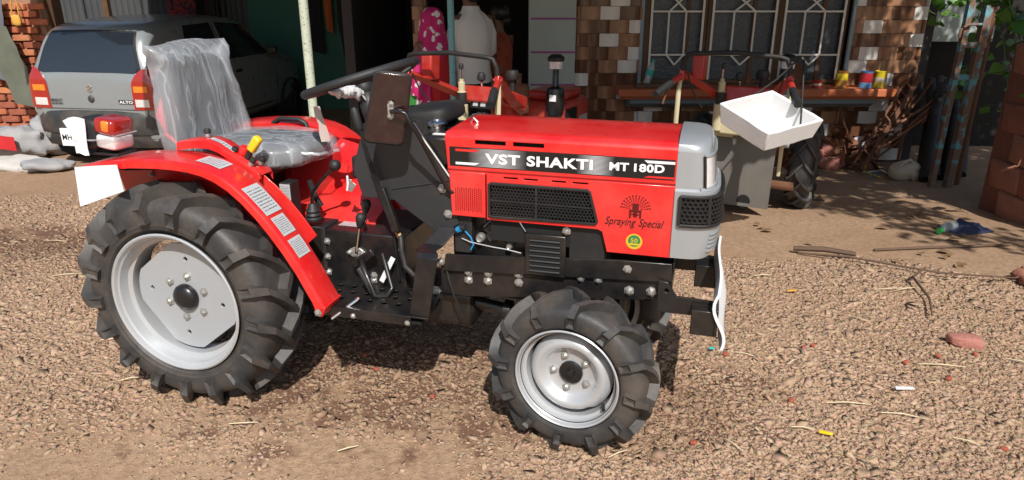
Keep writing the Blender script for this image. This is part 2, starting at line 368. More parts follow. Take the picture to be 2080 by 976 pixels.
def tyre_mesh(Rt, W, rb, nl, lh, lw, lead, flip=1):
    R0 = Rt - lh; S = R0 - rb
    k = [(-.36*W, rb-.012), (-.40*W, rb+.01), (-.45*W, rb+.10*S), (-.495*W, rb+.30*S), (-.5*W, rb+.5*S), (-.475*W, rb+.72*S), (-.40*W, rb+.88*S), (-.22*W, rb+.97*S), (0, R0)]
    k = k + [(-a, b) for a, b in reversed(k[:-1])]
    for _ in range(2):
        q = [k[0]]
        for a, b in zip(k[:-1], k[1:]): q += [(.75*a[0]+.25*b[0], .75*a[1]+.25*b[1]), (.25*a[0]+.75*b[0], .25*a[1]+.75*b[1])]
        k = q + [k[-1]]
    K = np.array(k); d = np.r_[0, np.cumsum(np.hypot(*np.diff(K, axis=0).T))]; d /= d[-1]
    def pf(t): return np.interp(t, d, K[:,0]), np.interp(t, d, K[:,1])
    mb = MB(); n = 96; rows = []
    ts = np.linspace(0, 1, 57)
    for t in ts:
        y, r = pf(t)
        if any(abs(min(t,1-t)-q) < .006 for q in (.055,.085,.125)): y *= 1.025      # moulded sidewall rings
        rows.append([(r*math.cos(2*math.pi*j/n), y, r*math.sin(2*math.pi*j/n)) for j in range(n)])
    mb.grid(rows, True)
    def P(t, th, hh):
        y, r = pf(t); y2, r2 = pf(min(t+.01,1)); y1, r1 = pf(max(t-.01,0))
        ty, tr_ = y2-y1, r2-r1; l = math.hypot(ty, tr_); ny, nr = -tr_/l, ty/l
        y += ny*hh; r += nr*hh
        return Vector((r*math.cos(th), y, r*math.sin(th)))
    T = [.15, .25, .325, .40, .47, .545]
    HH = [.42, .72, 1.0, 1.0, 1.0, .95]; WW = [1.65, 1.3, .95, .92, .95, 1.0]
    for side in (0, 1):
        for i in range(nl):
            th0 = 2*math.pi*(i + .5*side)/nl + rnd.uniform(-.01, .01)
            rows = []
            for j, t in enumerate(T):
                tt = t if side == 0 else 1-t
                f = max(0, (t-.30)/(.545-.30)); th = th0 - flip*lead*f
                rb_ = Rt; wb = lw*WW[j]/Rt/2; wt = wb*.72; hh = lh*HH[j]
                rows.append([P(tt, th-wb, -.004), P(tt, th-wt, hh), P(tt, th+wt, hh), P(tt, th+wb, -.004)])
            b = len(mb.v)
            for r in rows: mb.v += [tuple(p) for p in r]
            for j in range(len(rows)-1):
                for q in range(3):
                    a0, a1, a2, a3 = b+j*4+q, b+j*4+q+1, b+(j+1)*4+q+1, b+(j+1)*4+q
                    if q == 1 and j == 0:      # recessed window in the sidewall pad
                        A = [Vector(mb.v[x]) for x in (a0, a1, a2, a3)]; c = sum(A, Vector())/4
                        nn = (A[1]-A[0]).cross(A[3]-A[0]).normalized(); yc = Vector((0, c.y, 0))
                        if nn.dot(Vector((0, -1 if side == 0 else 1, 0))) < 0: nn = -nn
                        I = [c + (p-c)*.55 - nn*.009 for p in A]; k0 = len(mb.v); mb.v += [tuple(p) for p in I]
                        o4 = (a0, a1, a2, a3)
                        for x in range(4): y_ = (x+1) % 4; mb.f.append((o4[x], o4[y_], k0+y_, k0+x))
                        mb.f.append((k0, k0+1, k0+2, k0+3))
                    else: mb.f.append((a0, a1, a2, a3))
            mb.f.append((b, b+1, b+2, b+3)); e = b+(len(rows)-1)*4; mb.f.append((e+3, e+2, e+1, e))
    return mb

def wheel(x, y, z, steer, Rt, W, rb, rf, nl, lh, lw, lead, front, near):
    s = 1 if near else -1
    yo = -W*.475                                              # outer rim face (local, outward = -y)
    q_ = .62 if front else 1.0
    rim = MB().lathe([(rf-.002, yo+.006), (rf, yo), (rf-.006*q_, yo-.003), (rf-.012*q_, yo), (rf-.016*q_, yo+.012), (rf-.022*q_, yo+.016), (rf-.027*q_, yo+.05*W/.2),
                      (rf-.042*q_, yo+.056*W/.2), (rf-.046*q_, yo+.12*W/.2), (rf-.028, yo+.13*W/.2), (rf-.02, yo+.17*W/.2), (rf-.004, yo+.176*W/.2), (rf, yo+.18*W/.2), (rf+.004, yo+.16*W/.2)], ax=(0,1,0), n=64)
    w = rim.build('wheel', SILVER, TR, smooth=30)
    w.location = (x, y, z); w.rotation_euler = (0, 0, steer + (0 if near else math.pi))
    t = tyre_mesh(Rt, W, rb, nl, lh, lw, lead, 1 if near else -1).build('tyre', RUBBER, w, smooth=38)
    t.rotation_euler = (0, .07 if front else .1, 0)
    if not front:
        yd = yo+.07
        poly = []
        for k in range(72):
            a = 2*math.pi*k/72; r = .206
            for q in range(4):
                c = math.cos(a - (R(38)+q*math.pi/2))
                if c > 0: r = min(r, .183/max(c, .01))
            poly.append((r*math.cos(a), r*math.sin(a)))
        holes = [[(.148*math.cos(R(38+45+90*q))+.009*math.cos(a), .148*math.sin(R(38+45+90*q))+.009*math.sin(a)) for a in [2*math.pi*i/10 for i in range(10)]] for q in range(4)]
        MB().panel(poly, holes, lambda a, b, d: (a, yd+d, b), .009).build('wheel_disc', DISC, w, bevel=.002)
        MB().lathe([(.15, yd+.012), (.15, yd+.07), (0, yd+.07)], ax=(0,1,0), n=40).build('drum', BACK, w)
        MB().lathe([(.050, yd+.002), (.050, yd-.012), (.044, yd-.022), (.030, yd-.030), (.012, yd-.033), (0, yd-.033)], ax=(0,1,0), n=32).build('hub_cap', DECALK, w, smooth=40)
        for k in range(6):
            a = R(20+60*k); bolt(w, (.082*math.cos(a), yd-.001, .082*math.sin(a)), s=1.25)
        MB().tube([(.13, yd-.01, .165), (.137, yd-.028, .172)], .006, 8).build('valve_stem', mat('brass', (.4,.27,.08), .4, metal=1), w)
    else:
        yd = yo+.046
        poly_r = lambda a: .148 - .012*max(0, math.cos(2*(a-R(60))))**14
        rows = []
        for r, h in [(.142, .030), (.141, .010), (.134, .0), (.124, -.014), (.112, -.019), (.098, -.012), (.088, .008), (.080, .014), (.05, .015), (.0, .015)]:
            rows.append([((r - (.012 if r > .13 else 0)*max(0, math.cos(1.5*(a-R(50))))**20)*math.cos(a), yd+h, (r - (.012 if r > .13 else 0)*max(0, math.cos(1.5*(a-R(50))))**20)*math.sin(a)) for a in [2*math.pi*k/60 for k in range(60)]])
        MB().grid(rows, True).build('wheel_disc', SILVER, w, smooth=50)
        MB().lathe([(.158, yd+.05), (.158, yd+.052), (0, yd+.052)], ax=(0,1,0), n=40).build('drum', BACK, w)
        MB().lathe([(.040, yd+.016), (.040, yd+.006), (.034, yd+.002), (.014, yd+.004), (.012, yd-.004), (0, yd-.006)], ax=(0,1,0), n=28).build('hub_cap', DECALK, w, smooth=40)
        for k in range(5):
            a = R(40+72*k); bolt(w, (.062*math.cos(a), yd+.013, .062*math.sin(a)), s=1.15)
        MB().tube([(.118, yd-.005, -.085), (.126, yd-.03, -.09)], .006, 8).build('valve_stem', BLACKM, w)
    return w
wheel(0, -.365, .412, 0, .430, .20, .259, .264, 17, .042, .041, R(18), False, True)
wheel(0, .365, .412, 0, .430, .20, .259, .264, 17, .042, .041, R(18), False, False)
wheel(1.407, -.305, .276, R(-7.5), .290, .135, .173, .177, 12, .033, .033, R(21), True, True)
wheel(1.407, .305, .276, R(-7.5), .290, .135, .173, .177, 12, .033, .033, R(21), True, False)

# fenders
FP = [(-.335,.870),(-.30,.892),(-.2,.913),(-.1,.925),(0,.930),(.07,.930),(.13,.926),(.19,.915),(.24,.897),(.29,.868),(.339,.828),(.39,.775),(.433,.722),(.48,.656),(.524,.585),(.56,.515),(.588,.462)]
FN = [-.27,-.27,-.27,-.275,-.28,-.285,-.295,-.305,-.31,-.315,-.32,-.322,-.325,-.328,-.33,-.33,-.33]
for s in (1, -1):
    yo = -.44*s
    rows = []
    for i, (x, z) in enumerate(FP):
        x1, z1 = FP[max(i-1,0)]; x2, z2 = FP[min(i+1,len(FP)-1)]; l = math.hypot(x2-x1, z2-z1); nx, nz = (z2-z1)/l, -(x2-x1)/l   # inward normal
        yi = FN[i]*s
        rows.append([(x+nx*.030, yo, z+nz*.030), (x+nx*.006, yo, z+nz*.006), (x+nx*.001, yo+.006*s, z+nz*.001), (x, yo+.012*s, z),
                     (x, (yo+yi)/2, z), (x, yi-.01*s, z), (x+nx*.004, yi, z+nz*.004), (x+nx*.04, yi, z+nz*.04)])
    fe = MB().sheet(rows, -.004*s).build('fender', RED, TR, smooth=35)
    arc = [(x, z-.006) for x, z in FP if z > .6]
    arc = [(x, z) for x, z in arc]
    pl = arc + ([(.40,.58),(.30,.52),(.12,.56),(-.12,.60),(-.30,.72)] if s == 1 else [(.56,.50),(.52,.44),(.30,.44),(.12,.50),(-.12,.60),(-.30,.72)])
    MB().panel(pl, [], lambda a, b, d, s=s: (a, -.268*s+d*s, b), .005).build('fender_side', RED, fe, bevel=.001)
    # rolled lower tip
    MB().panel([(.545,.47),(.592,.462),(.575,.425),(.555,.432)], [], lambda a, b, d, yo=yo, s=s: (a, yo+.003*s+d*s, b), .11).build('fender_foot', RED, fe, bevel=.002)
    if s == 1:
        bolt(TR, (.566,-.442,.444), s=1.1)
        for p in ((-.02,-.275,.85),(-.17,-.275,.83)): bolt(fe, p, s=.9)
        MB().panel([(-.20,.90),(-.02,.915),(.0,.74),(-.10,.70),(-.17,.74)], [], lambda a, b, d: (a, -.272+d, b), .004).build('inner_gusset', RED, fe, bevel=.001)
        MB().tube([(-.28,-.42,.885),(-.2,-.36,.865),(-.1,-.30,.86),(0,-.29,.88)], .004, 6).build('lamp_wire', BLACKM, fe)

MB().sheet([[(x, y, z) for y, z in ((-.055,.60),(-.045,.645),(.06,.675),(.15,.74),(.215,.83),(.262,.905-.25*max(0,x-.2)))] for x in (.13,.22,.31,.40,.48,.55,.60)], .005).build('inner_cover', RED, TR, smooth=60)
# notice plates on the fender (print is flat, runs in the material)
def notice_mat():
    m = mat('notice_print', (.50,.52,.54), .35, var=.04)
    N = m.node_tree.nodes; L = m.node_tree.links; b = N['Principled BSDF']; src = b.inputs['Base Color'].links[0].from_socket
    uv = N.new('ShaderNodeUVMap'); sx = N.new('ShaderNodeSeparateXYZ'); L.new(uv.outputs[0], sx.inputs[0])
    w = N.new('ShaderNodeTexWave'); w.wave_type = 'BANDS'; w.bands_direction = 'Y'; w.inputs['Scale'].default_value = 3.2; L.new(uv.outputs[0], w.inputs[0])
    n = N.new('ShaderNodeTexNoise'); n.inputs['Scale'].default_value = 22; L.new(uv.outputs[0], n.inputs[0])
    mu = N.new('ShaderNodeMath'); mu.operation = 'MULTIPLY'; L.new(w.outputs[1], mu.inputs[0]); L.new(n.outputs[0], mu.inputs[1])
    r = N.new('ShaderNodeMapRange'); r.inputs[1].default_value = .38; r.inputs[2].default_value = .44; r.inputs[4].default_value = .85; L.new(mu.outputs[0], r.inputs[0])
    def inside(lo, hi, ax):
        a = N.new('ShaderNodeMath'); a.operation = 'GREATER_THAN'; a.inputs[1].default_value = lo; L.new(sx.outputs[ax], a.inputs[0])
        c = N.new('ShaderNodeMath'); c.operation = 'LESS_THAN'; c.inputs[1].default_value = hi; L.new(sx.outputs[ax], c.inputs[0])
        d = N.new('ShaderNodeMath'); d.operation = 'MULTIPLY'; L.new(a.outputs[0], d.inputs[0]); L.new(c.outputs[0], d.inputs[1]); return d.outputs[0]
    q = N.new('ShaderNodeMath'); q.operation = 'MULTIPLY'; L.new(inside(.08, .92, 0), q.inputs[0]); L.new(inside(.08, .92, 1), q.inputs[1])
    q2 = N.new('ShaderNodeMath'); q2.operation = 'MULTIPLY'; L.new(q.outputs[0], q2.inputs[0]); L.new(r.outputs[0], q2.inputs[1])
    mx = N.new('ShaderNodeMix'); mx.data_type = 'RGBA'; mx.inputs[7].default_value = (.02,.02,.02,1)
    L.new(q2.outputs[0], mx.inputs[0]); L.new(src, mx.inputs[6]); L.new(mx.outputs[2], b.inputs['Base Color']); return m
NOTICE = notice_mat()
def uvquad(name, rows, m, parent, label=None):
    n, k = len(rows), len(rows[0]); mb = MB().grid(rows)
    me = bpy.data.meshes.new(name); me.from_pydata(mb.v, [], mb.f); uv = me.uv_layers.new()
    for lp in me.loops: i, j = divmod(lp.vertex_index, k); uv.data[lp.index].uv = (j/(k-1), 1-i/(n-1))
    o = bpy.data.objects.new(name, me); col.objects.link(o); me.materials.append(m); o.parent = parent
    if label: o['label'] = label
    return o
FPa = np.array(FP); fl = np.r_[0, np.cumsum(np.hypot(*np.diff(FPa, axis=0).T))]
def fpt(s, y, off=.0025):
    x, z = np.interp(s, fl, FPa[:,0]), np.interp(s, fl, FPa[:,1])
    x2, z2 = np.interp(s+.01, fl, FPa[:,0]), np.interp(s+.01, fl, FPa[:,1]); l = math.hypot(x2-x, z2-z)
    return (x-(z2-z)/l*off, y, z+(x2-x)/l*off)
def sfromx(x): return float(np.interp(x, FPa[:,0], fl))
for x0, x1, y0, y1 in [(.135,.225,-.40,-.33),(.315,.40,-.425,-.34),(.408,.452,-.42,-.35),(.462,.500,-.42,-.35)]:
    a, b = sfromx(x0), sfromx(x1)
    uvquad('notice_plate', [[fpt(a+(b-a)*i/5, y0+(y1-y0)*j/2) for j in range(3)] for i in range(6)], NOTICE, TR)
MB().span((.28,-.16,.64),(.325,-.10,.80)).build('relay_box', BLACKM, TR, bevel=.004)
uvquad('notice_plate', [[(.281+.042*j, -.1615, .795-.06*i) for j in (0,1)] for i in (0,1)], NOTICE, TR)

# raised switch console on the right fender
CP = [(-.02,.93),(-.015,.962),(.06,.974),(.11,.974),(.15,.962),(.20,.932),(.25,.900),(.29,.876),(.30,.86)]
rows = [[(x, -.30, z-.03), (x, -.302, z-.004), (x, -.296, z), (x, -.225, z), (x, -.219, z-.004), (x, -.22, z-.03)] for x, z in CP]
co = MB().sheet(rows, -.003).build('switch_console', RED, TR, smooth=35)
MB().panel([(.225,.855),(.30,.872),(.305,.85),(.24,.80)], [], lambda a, b, d: (a, -.302+d, b), .012).build('console_bracket', RED, co, bevel=.002)
uvquad('notice_plate', [[(x, y, z+.003) for y in (-.285,-.262)] for x, z in [(.11,.974),(.15,.962),(.20,.932)]], NOTICE, co)
def knob(p, ax, r, h, m, name='knob', par=co):
    return MB().lathe([(0,0),(r,0),(r,h*.75),(r*.8,h),(0,h)], p, ax, 12).build(name, m, par, smooth=40)
N1 = Vector((.5,0,.86))
knob((.085,-.26,.976), (0,0,1), .010, .016, ZINC); knob((.085,-.26,.990), (0,0,1), .012, .015, BLACKM)
knob((.195,-.27,.938), N1, .012, .012, BLACKM); knob((.215,-.255,.926), N1, .018, .026, RED, 'red_knob')
knob((.262,-.285,.894), N1, .010, .016, ZINC); knob((.270,-.285,.905), N1, .011, .014, BLACKM)
knob((.275,-.25,.890), N1, .010, .016, ZINC); knob((.283,-.25,.902), N1, .011, .014, BLACKM)
MB().tube([(.235,-.262,.91),(.25,-.262,.935)], .011, 8).build('lever_base', BLACKM, co)
yl = MB(); yl.box((.272,-.262,.962), (.03,.028,.062), (0, R(38), 0)); yl.build('yellow_lever', YELLOW, co, bevel=.007)

# seat
rows = []
def rbox(mb, cx, cy, cz, lx, ly, lz, M=None, p=4, n=28, m=14, fold=0):
    rows = []
    for i in range(m+1):
        v = -math.pi/2+math.pi*i/m; r = []
        for k in range(n):
            u = 2*math.pi*k/n
            f = lambda t: math.copysign(abs(t)**(2/p), t)
            q = Vector((f(math.cos(v))*f(math.cos(u))*lx/2, f(math.cos(v))*f(math.sin(u))*ly/2, f(math.sin(v))*lz/2))
            if fold: q *= 1+fold*noise.noise(q*9+Vector((cx,cy,cz))*3)
            r.append(q)
        rows.append(r)
    b = len(mb.v); mb.grid(rows, True); mb.tf(Matrix.Translation((cx,cy,cz)) @ (M or Matrix.Identity(4)), b); return mb
seat = rbox(MB(), .14, 0, .895, .40, .38, .075).build('seat_cushion', SEATV, TR, smooth=60)
rbox(MB(), .145, 0, .892, .45, .43, .115, p=3.2, n=56, m=24, fold=.10).build('plastic_cover', FILM, seat, smooth=60)
MB().tube([(.36,-.12,.905),(.42,-.10,.90),(.44,.0,.895),(.42,.08,.9)], .006, 6).build('cover_fold', FILM, seat)
bm_ = Matrix.Rotation(R(-4), 4, 'Y')
back = rbox(MB(), -.142, 0, 1.06, .07, .35, .34, bm_).build('seat_backrest', SEATV, TR, smooth=60)
# bag over the backrest: open bottom, square shoulders, creased
rows = []
for i in range(17):
    f = i/16; z = .872+.405*f; r = []
    wy = .20+.012*math.sin(f*5)+(.035 if f > .80 else 0)*(f-.80)/.20; wx = .062*(1-max(0,(f-.86)/.14)**2*.93)+.004
    for k in range(48):
        u = 2*math.pi*k/48; g = lambda t: math.copysign(abs(t)**.5, t)
        p = Vector((-.118-.05*f+g(math.cos(u))*wx, g(math.sin(u))*wy, z))
        nn = noise.noise(Vector((p.x*6, p.y*9, p.z*5)))*.02+(1-abs(noise.noise(Vector((p.x*5+4, p.y*9+p.z*3, p.z*3-p.y*2))))*2.5)**3*.012
        p.x += nn; p.z += .014*noise.noise(Vector((p.y*8,1.3,0)))*f
        r.append(p)
    rows.append(r)
bagm = MB().grid(rows, True); bagm.f.append(tuple(len(bagm.v)-48+k for k in range(48)))
bagm.build('plastic_bag', FILM, back, smooth=70)
MB().span((-.08,-.09,.80),(.20,.09,.858)).build('seat_mount', BLACKM, TR, bevel=.006)
MB().span((-.16,-.16,.80),(-.07,.16,.90)).build('seat_hinge', BLACKM, TR, bevel=.006)
MB().span((-.20,-.13,.50),(.12,.13,.80)).build('rear_housing', BLACK, TR, bevel=.012)
MB().tube([(-.02,.28,.90),(-.015,.28,.925),(.02,.28,.945),(.11,.28,.945),(.14,.28,.93),(.15,.28,.89)], .010, 8).build('grab_handle', PANELB, TR, smooth=60)
MB().panel([(-.375,1.05),(-.375,.89),(-.415,.975)], [], lambda a, b, d: (a, .06+d, b), .012).build('reflector_triangle', RED, TR, bevel=.002)
MB().tube([(-.385,.066,.90),(-.30,.066,.84),(-.18,.06,.80)], .008, 8).build('reflector_stay', RED, TR)

# rear lamp, its paper wrap and the white card under the fender end
MB().span((-.335,-.39,.918),(-.19,-.30,.926)).build('lamp_plate', BLACKM, TR, bevel=.002)
lm = rbox(MB(), -.297, -.35, .992, .085, .105, .11, Matrix.Rotation(R(8), 4, 'Y'), p=5).build('rear_lamp', BLACKM, TR, smooth=50)
MB().span((-.30,-.37,.92),(-.24,-.33,.945)).build('lamp_foot', BLACKM, lm, bevel=.004)
rbox(MB(), -.222, -.35, 1.020, .088, .104, .058, Matrix.Rotation(R(8), 4, 'Y'), p=5).build('red_lens', LENSR, lm, smooth=50)
rbox(MB(), -.228, -.35, .966, .086, .100, .052, Matrix.Rotation(R(8), 4, 'Y'), p=5).build('clear_lens', LENSC, lm, smooth=50)
rbox(MB(), -.212, -.352, 1.022, .040, .104, .046, Matrix.Rotation(R(8), 4, 'Y'), p=5).build('amber_segment', LENSO, lm, smooth=50)
MB().tube([(-.345,-.404,.972),(-.26,-.409,.975),(-.22,-.412,.982),(-.188,-.408,.988),(-.174,-.37,.992),(-.174,-.31,.992)], .009, 6, flat=.3).build('film_band', FILM, lm)
MB().sheet([[(-.372+.085*f+.030*g-.02*f*g, -.412+.010*math.sin(3*g+2*f), 1.038+.014*f-.120*g+.008*math.sin(4*f+g)) for f in (0,.25,.5,.75,1)] for g in (0,.2,.4,.6,.8,1)], .002).build('paper_wrap', CARD, lm, smooth=60)
MB().sheet([[(-.325+.185*f+.02*g*f-.012*g, -.446+.004*math.sin(4*f), .885+.022*f-g*(.142-.05*f)) for f in (0,.25,.5,.75,1)] for g in (0,.33,.66,1)], .0025).build('white_card', CARD, TR, smooth=60)

# hood ---------------------------------------------------------------------------
def hood_sec(x):
    s = []
    for y, z in [(-.19,.905),(-.19,1.008),(-.186,1.018),(-.176,1.0245),(-.12,1.0275),(-.05,1.029),(0,1.0295)]: s.append((x, y, z))
    return s + [(x, -y, z) for _, y, z in reversed(s[:-1])]
ho = MB()
slots = [[(1.045,.992),(1.149,.992),(1.149,1.006),(1.045,1.006)], [(1.173,.992),(1.275,.992),(1.275,1.006),(1.173,1.006)]]
ho.panel([(.950,.905),(1.690,.905),(1.690,1.009),(.942,1.009)], slots, lambda a, b, d: (a, -.19+d, b), .006)
top = [(y, z) for _, y, z in hood_sec(0)][1:]
ho.sheet([[(x, y, z) for y, z in top] for x in (.942,1.0,1.2,1.4,1.6,1.69)], -.006)
ho.panel([(.950,.905),(1.690,.905),(1.690,1.009),(.942,1.009)], [], lambda a, b, d: (a, .19-d, b), .006)
hood = ho.build('hood', RED, TR, smooth=40)
MB().span((.96,-.17,.90),(1.68,.17,1.0)).build('hood_inner', BACK, hood)
MB().span((.945,-.184,.89),(1.69,.184,.912)).build('hood_seam', RED, hood, bevel=.003)
MB().tube([(.975,-.02,1.03),(.985,-.02,1.045),(1.0,-.02,1.03)], .005, 6).build('hood_clip', CHROME, hood)
# lower side panel with the grille opening, and the small perforated panel
low = [(1.083,.738),(1.458,.738),(1.470,.732),(1.488,.664),(1.692,.664),(1.690,.898),(1.083,.898)]
gr = [(1.090,.862),(1.10,.868),(1.418,.868),(1.428,.860),(1.455,.764),(1.448,.754),(1.098,.748),(1.090,.754)]
thin = [[(a,.884),(b,.884),(b,.8895),(a,.8895)] for a, b in [(1.141,1.189),(1.21,1.256),(1.302,1.348),(1.369,1.42)]]
for s in (1, -1):
    sp = MB().panel(low, [gr]+thin, lambda a, b, d, s=s: (a, (-.192+d)*s, b), .006).build('side_panel', RED, TR, bevel=.0015)
    if s == 1: SP = sp
    pp = MB().panel([(.958,.742),(1.078,.742),(1.078,.897),(.952,.897)], [], lambda a, b, d, s=s: (a, (-.190+d)*s, b), .006).build('perforated_panel', RED, TR, bevel=.003)
    if s == 1: PP = pp
MB().span((1.09,-.17,.66),(1.68,.17,.895)).build('radiator_core', BACK, TR)
dots = MB()
for i in range(13):
    for j in range(11):
        x = .975+i*.0074; z = .765+j*.0074+(i%2)*.0037; dots.lathe([(0,0),(.0022,0)], (x,-.1925,z), (0,-1,0), 6)
dots.build('perforations', mat('dark_red_hole', (.16,.004,.004), .6), PP, kind='stuff')
def inpoly(x, z, P):
    c = False; n = len(P)
    for i in range(n):
        (x1,z1),(x2,z2) = P[i], P[(i+1)%n]
        if (z1 > z) != (z2 > z) and x < (x2-x1)*(z-z1)/(z2-z1)+x1: c = not c
    return c
def honeycomb(P, a, fn, t=.0012, dep=.004):
    xs = [p[0] for p in P]; zs = [p[1] for p in P]; mb = MB(); E = set()
    dx, dz = a*math.sqrt(3), a*1.5
    for j in range(int((max(zs)-min(zs))/dz)+2):
        for i in range(int((max(xs)-min(xs))/dx)+2):
            cx = min(xs)+i*dx+(j%2)*dx/2; cz = min(zs)+j*dz
            V = [(cx+a*math.cos(R(30+60*k)), cz+a*math.sin(R(30+60*k))) for k in range(6)]
            for k in range(6):
                p, q = V[k], V[(k+1)%6]; m = ((p[0]+q[0])/2, (p[1]+q[1])/2); key = (round(m[0],4), round(m[1],4))
                if key in E or not inpoly(p[0], p[1], P) or not inpoly(q[0], q[1], P): continue
                E.add(key); l = math.hypot(q[0]-p[0], q[1]-p[1]); nx, nz = -(q[1]-p[1])/l*t, (q[0]-p[0])/l*t
                mb.add([fn(p[0]-nx,p[1]-nz,0), fn(q[0]-nx,q[1]-nz,0), fn(q[0]+nx,q[1]+nz,0), fn(p[0]+nx,p[1]+nz,0),
                        fn(p[0]-nx,p[1]-nz,dep), fn(q[0]-nx,q[1]-nz,dep), fn(q[0]+nx,q[1]+nz,dep), fn(p[0]+nx,p[1]+nz,dep)],
                       [(0,1,2,3),(0,1,5,4),(3,2,6,7)])
    return mb
def ring_frame(P, w):
    c = (sum(p[0] for p in P)/len(P), sum(p[1] for p in P)/len(P)); out = []
    n = len(P)
    for i in range(n):
        a, b, d = Vector(P[i-1]), Vector(P[i]), Vector(P[(i+1)%n]); e = ((b-a).normalized()+(d-b).normalized()).normalized()
        nn = Vector((-e.y, e.x));
        if nn.dot(Vector(c)-b) < 0: nn = -nn
        out.append(tuple(b+nn*w))
    return out
gi = ring_frame(gr, .007)
gfr = MB().panel(ring_frame(gr, -.002), [gi], lambda a, b, d: (a, -.1985+d, b), .010).build('grille_frame', BLACKM, SP, bevel=.002)
honeycomb(gi, .0066, lambda a, b, d: (a, -.1945+d, b)).build('grille_mesh', BLACKM, gfr, kind='stuff')
gb = MB(); gb.span((1.249,-.1975,.750),(1.256,-.190,.867)); gb.span((1.092,-.1970,.806),(1.44,-.1905,.811)); gb.build('grille_bar', BLACKM, gfr)

# decals on the hood side
YD = -.1912
def slope(x): return (x-.957)*.006
DZ = lambda a: .912+(a-.957)*.0305*.0
uvquad('name_band', [[(x, YD, z) for x in (.957,1.683)] for z in (.980,.916)], DECALK, hood, 'black decal band with white lettering')
def bandmat():
    m = mat('decal_halftone', (.3,.31,.32), .3); N = m.node_tree.nodes; L = m.node_tree.links; b = N['Principled BSDF']
    uv = N.new('ShaderNodeUVMap'); w = N.new('ShaderNodeTexWave'); w.bands_direction = 'Y'; w.inputs['Scale'].default_value = 5; L.new(uv.outputs[0], w.inputs[0])
    sx = N.new('ShaderNodeSeparateXYZ'); L.new(uv.outputs[0], sx.inputs[0])
    a = N.new('ShaderNodeMath'); a.operation = 'PINGPONG'; a.inputs[1].default_value = .5; L.new(sx.outputs[0], a.inputs[0])
    mu = N.new('ShaderNodeMath'); mu.operation = 'MULTIPLY'; L.new(a.outputs[0], mu.inputs[0]); L.new(w.outputs[1], mu.inputs[1])
    r = N.new('ShaderNodeMapRange'); r.inputs[2].default_value = .35; L.new(mu.outputs[0], r.inputs[0])
    mx = N.new('ShaderNodeMix'); mx.data_type = 'RGBA'; mx.inputs[6].default_value = (.012,.012,.013,1); mx.inputs[7].default_value = (.5,.52,.54,1)
    L.new(r.outputs[0], mx.inputs[0]); L.new(mx.outputs[2], b.inputs['Base Color']); return m
HALF = bandmat()
for x0, x1 in ((1.02,1.22),(1.38,1.50)): uvquad('decal_shading', [[(x, YD-.0006, z) for x in (x0,x1)] for z in (.978,.918)], HALF, hood)
def flat(poly, m, par=hood, y=YD-.0010, nm='decal_flash'):
    b = MB(); b.add([(x, y, z) for x, z in poly], [tuple(range(len(poly)))]); return b.build(nm, m, par)
flat([(.978,.922),(1.045,.922),(1.06,.930),(.978,.930)], DECALW); flat([(.978,.966),(1.05,.966),(1.06,.974),(.978,.974)], RED)
flat([(1.60,.966),(1.682,.966),(1.682,.974),(1.59,.974)], DECALW); flat([(1.59,.920),(1.682,.920),(1.682,.926),(1.605,.926)], RED)
words('VST SHAKTI', .352, .034, lambda a, b: (1.080+a, YD-.0016, .930+b+a*.006), DECALW, hood, gap=.022, off=.035, space=1.08)
words('MT 180D', .168, .026, lambda a, b: (1.484+a, YD-.0016, .936+b+a*.006), DECALW, hood, gap=.016, off=.035, space=1.06)
YP = -.1934
words('Spraying Special', .185, .034, lambda a, b: (1.478+a, YP, .752+b), DECALK, SP, gap=.008, shear=.35, off=.006)
ic = MB()
for k in range(13):
    a = R(8+164*k/12)
    for q in range(4):
        r0 = .018+.008*q; r1 = r0+.0055; w = .0009+.0004*q
        c, s_ = math.cos(a), math.sin(a)
        ic.add([(1.572+c*r0-s_*w, YP, .815+s_*r0+c*w),(1.572+c*r1-s_*w, YP, .815+s_*r1+c*w),(1.572+c*r1+s_*w, YP, .815+s_*r1-c*w),(1.572+c*r0+s_*w, YP, .815+s_*r0-c*w)], [(0,1,2,3)])
def rc(x0, x1, z0, z1): ic.add([(x0,YP,z0),(x1,YP,z0),(x1,YP,z1),(x0,YP,z1)], [(0,1,2,3)])
rc(1.562,1.582,.812,.834); rc(1.558,1.586,.806,.812); rc(1.553,1.559,.786,.815); rc(1.585,1.591,.786,.815); rc(1.566,1.578,.790,.805); rc(1.559,1.585,.797,.800)
ic.build('spray_emblem', mat('decal_dark_red', (.09,.006,.006), .4), SP)
def disc(cx, cz, r, m, y, par, nm): return MB().lathe([(0,0),(r,0)], (cx,y,cz), (0,-1,0), 36).build(nm, m, par)
GOLD = mat('decal_gold', (.62,.42,.03), .4)
disc(1.574,.709,.026,GOLD,YP,SP,'round_badge'); disc(1.574,.711,.0195,GREEN_D,YP-.0005,SP,'badge_centre')
put_text('50', .022, .014, lambda a, b: (1.563+a, YP-.001, .706+b), GOLD, SP, off=.01)
MB().add([(1.556,YP-.001,.697),(1.592,YP-.001,.697),(1.592,YP-.001,.703),(1.556,YP-.001,.703)], [(0,1,2,3)]).build('badge_ribbon', GOLD, SP)

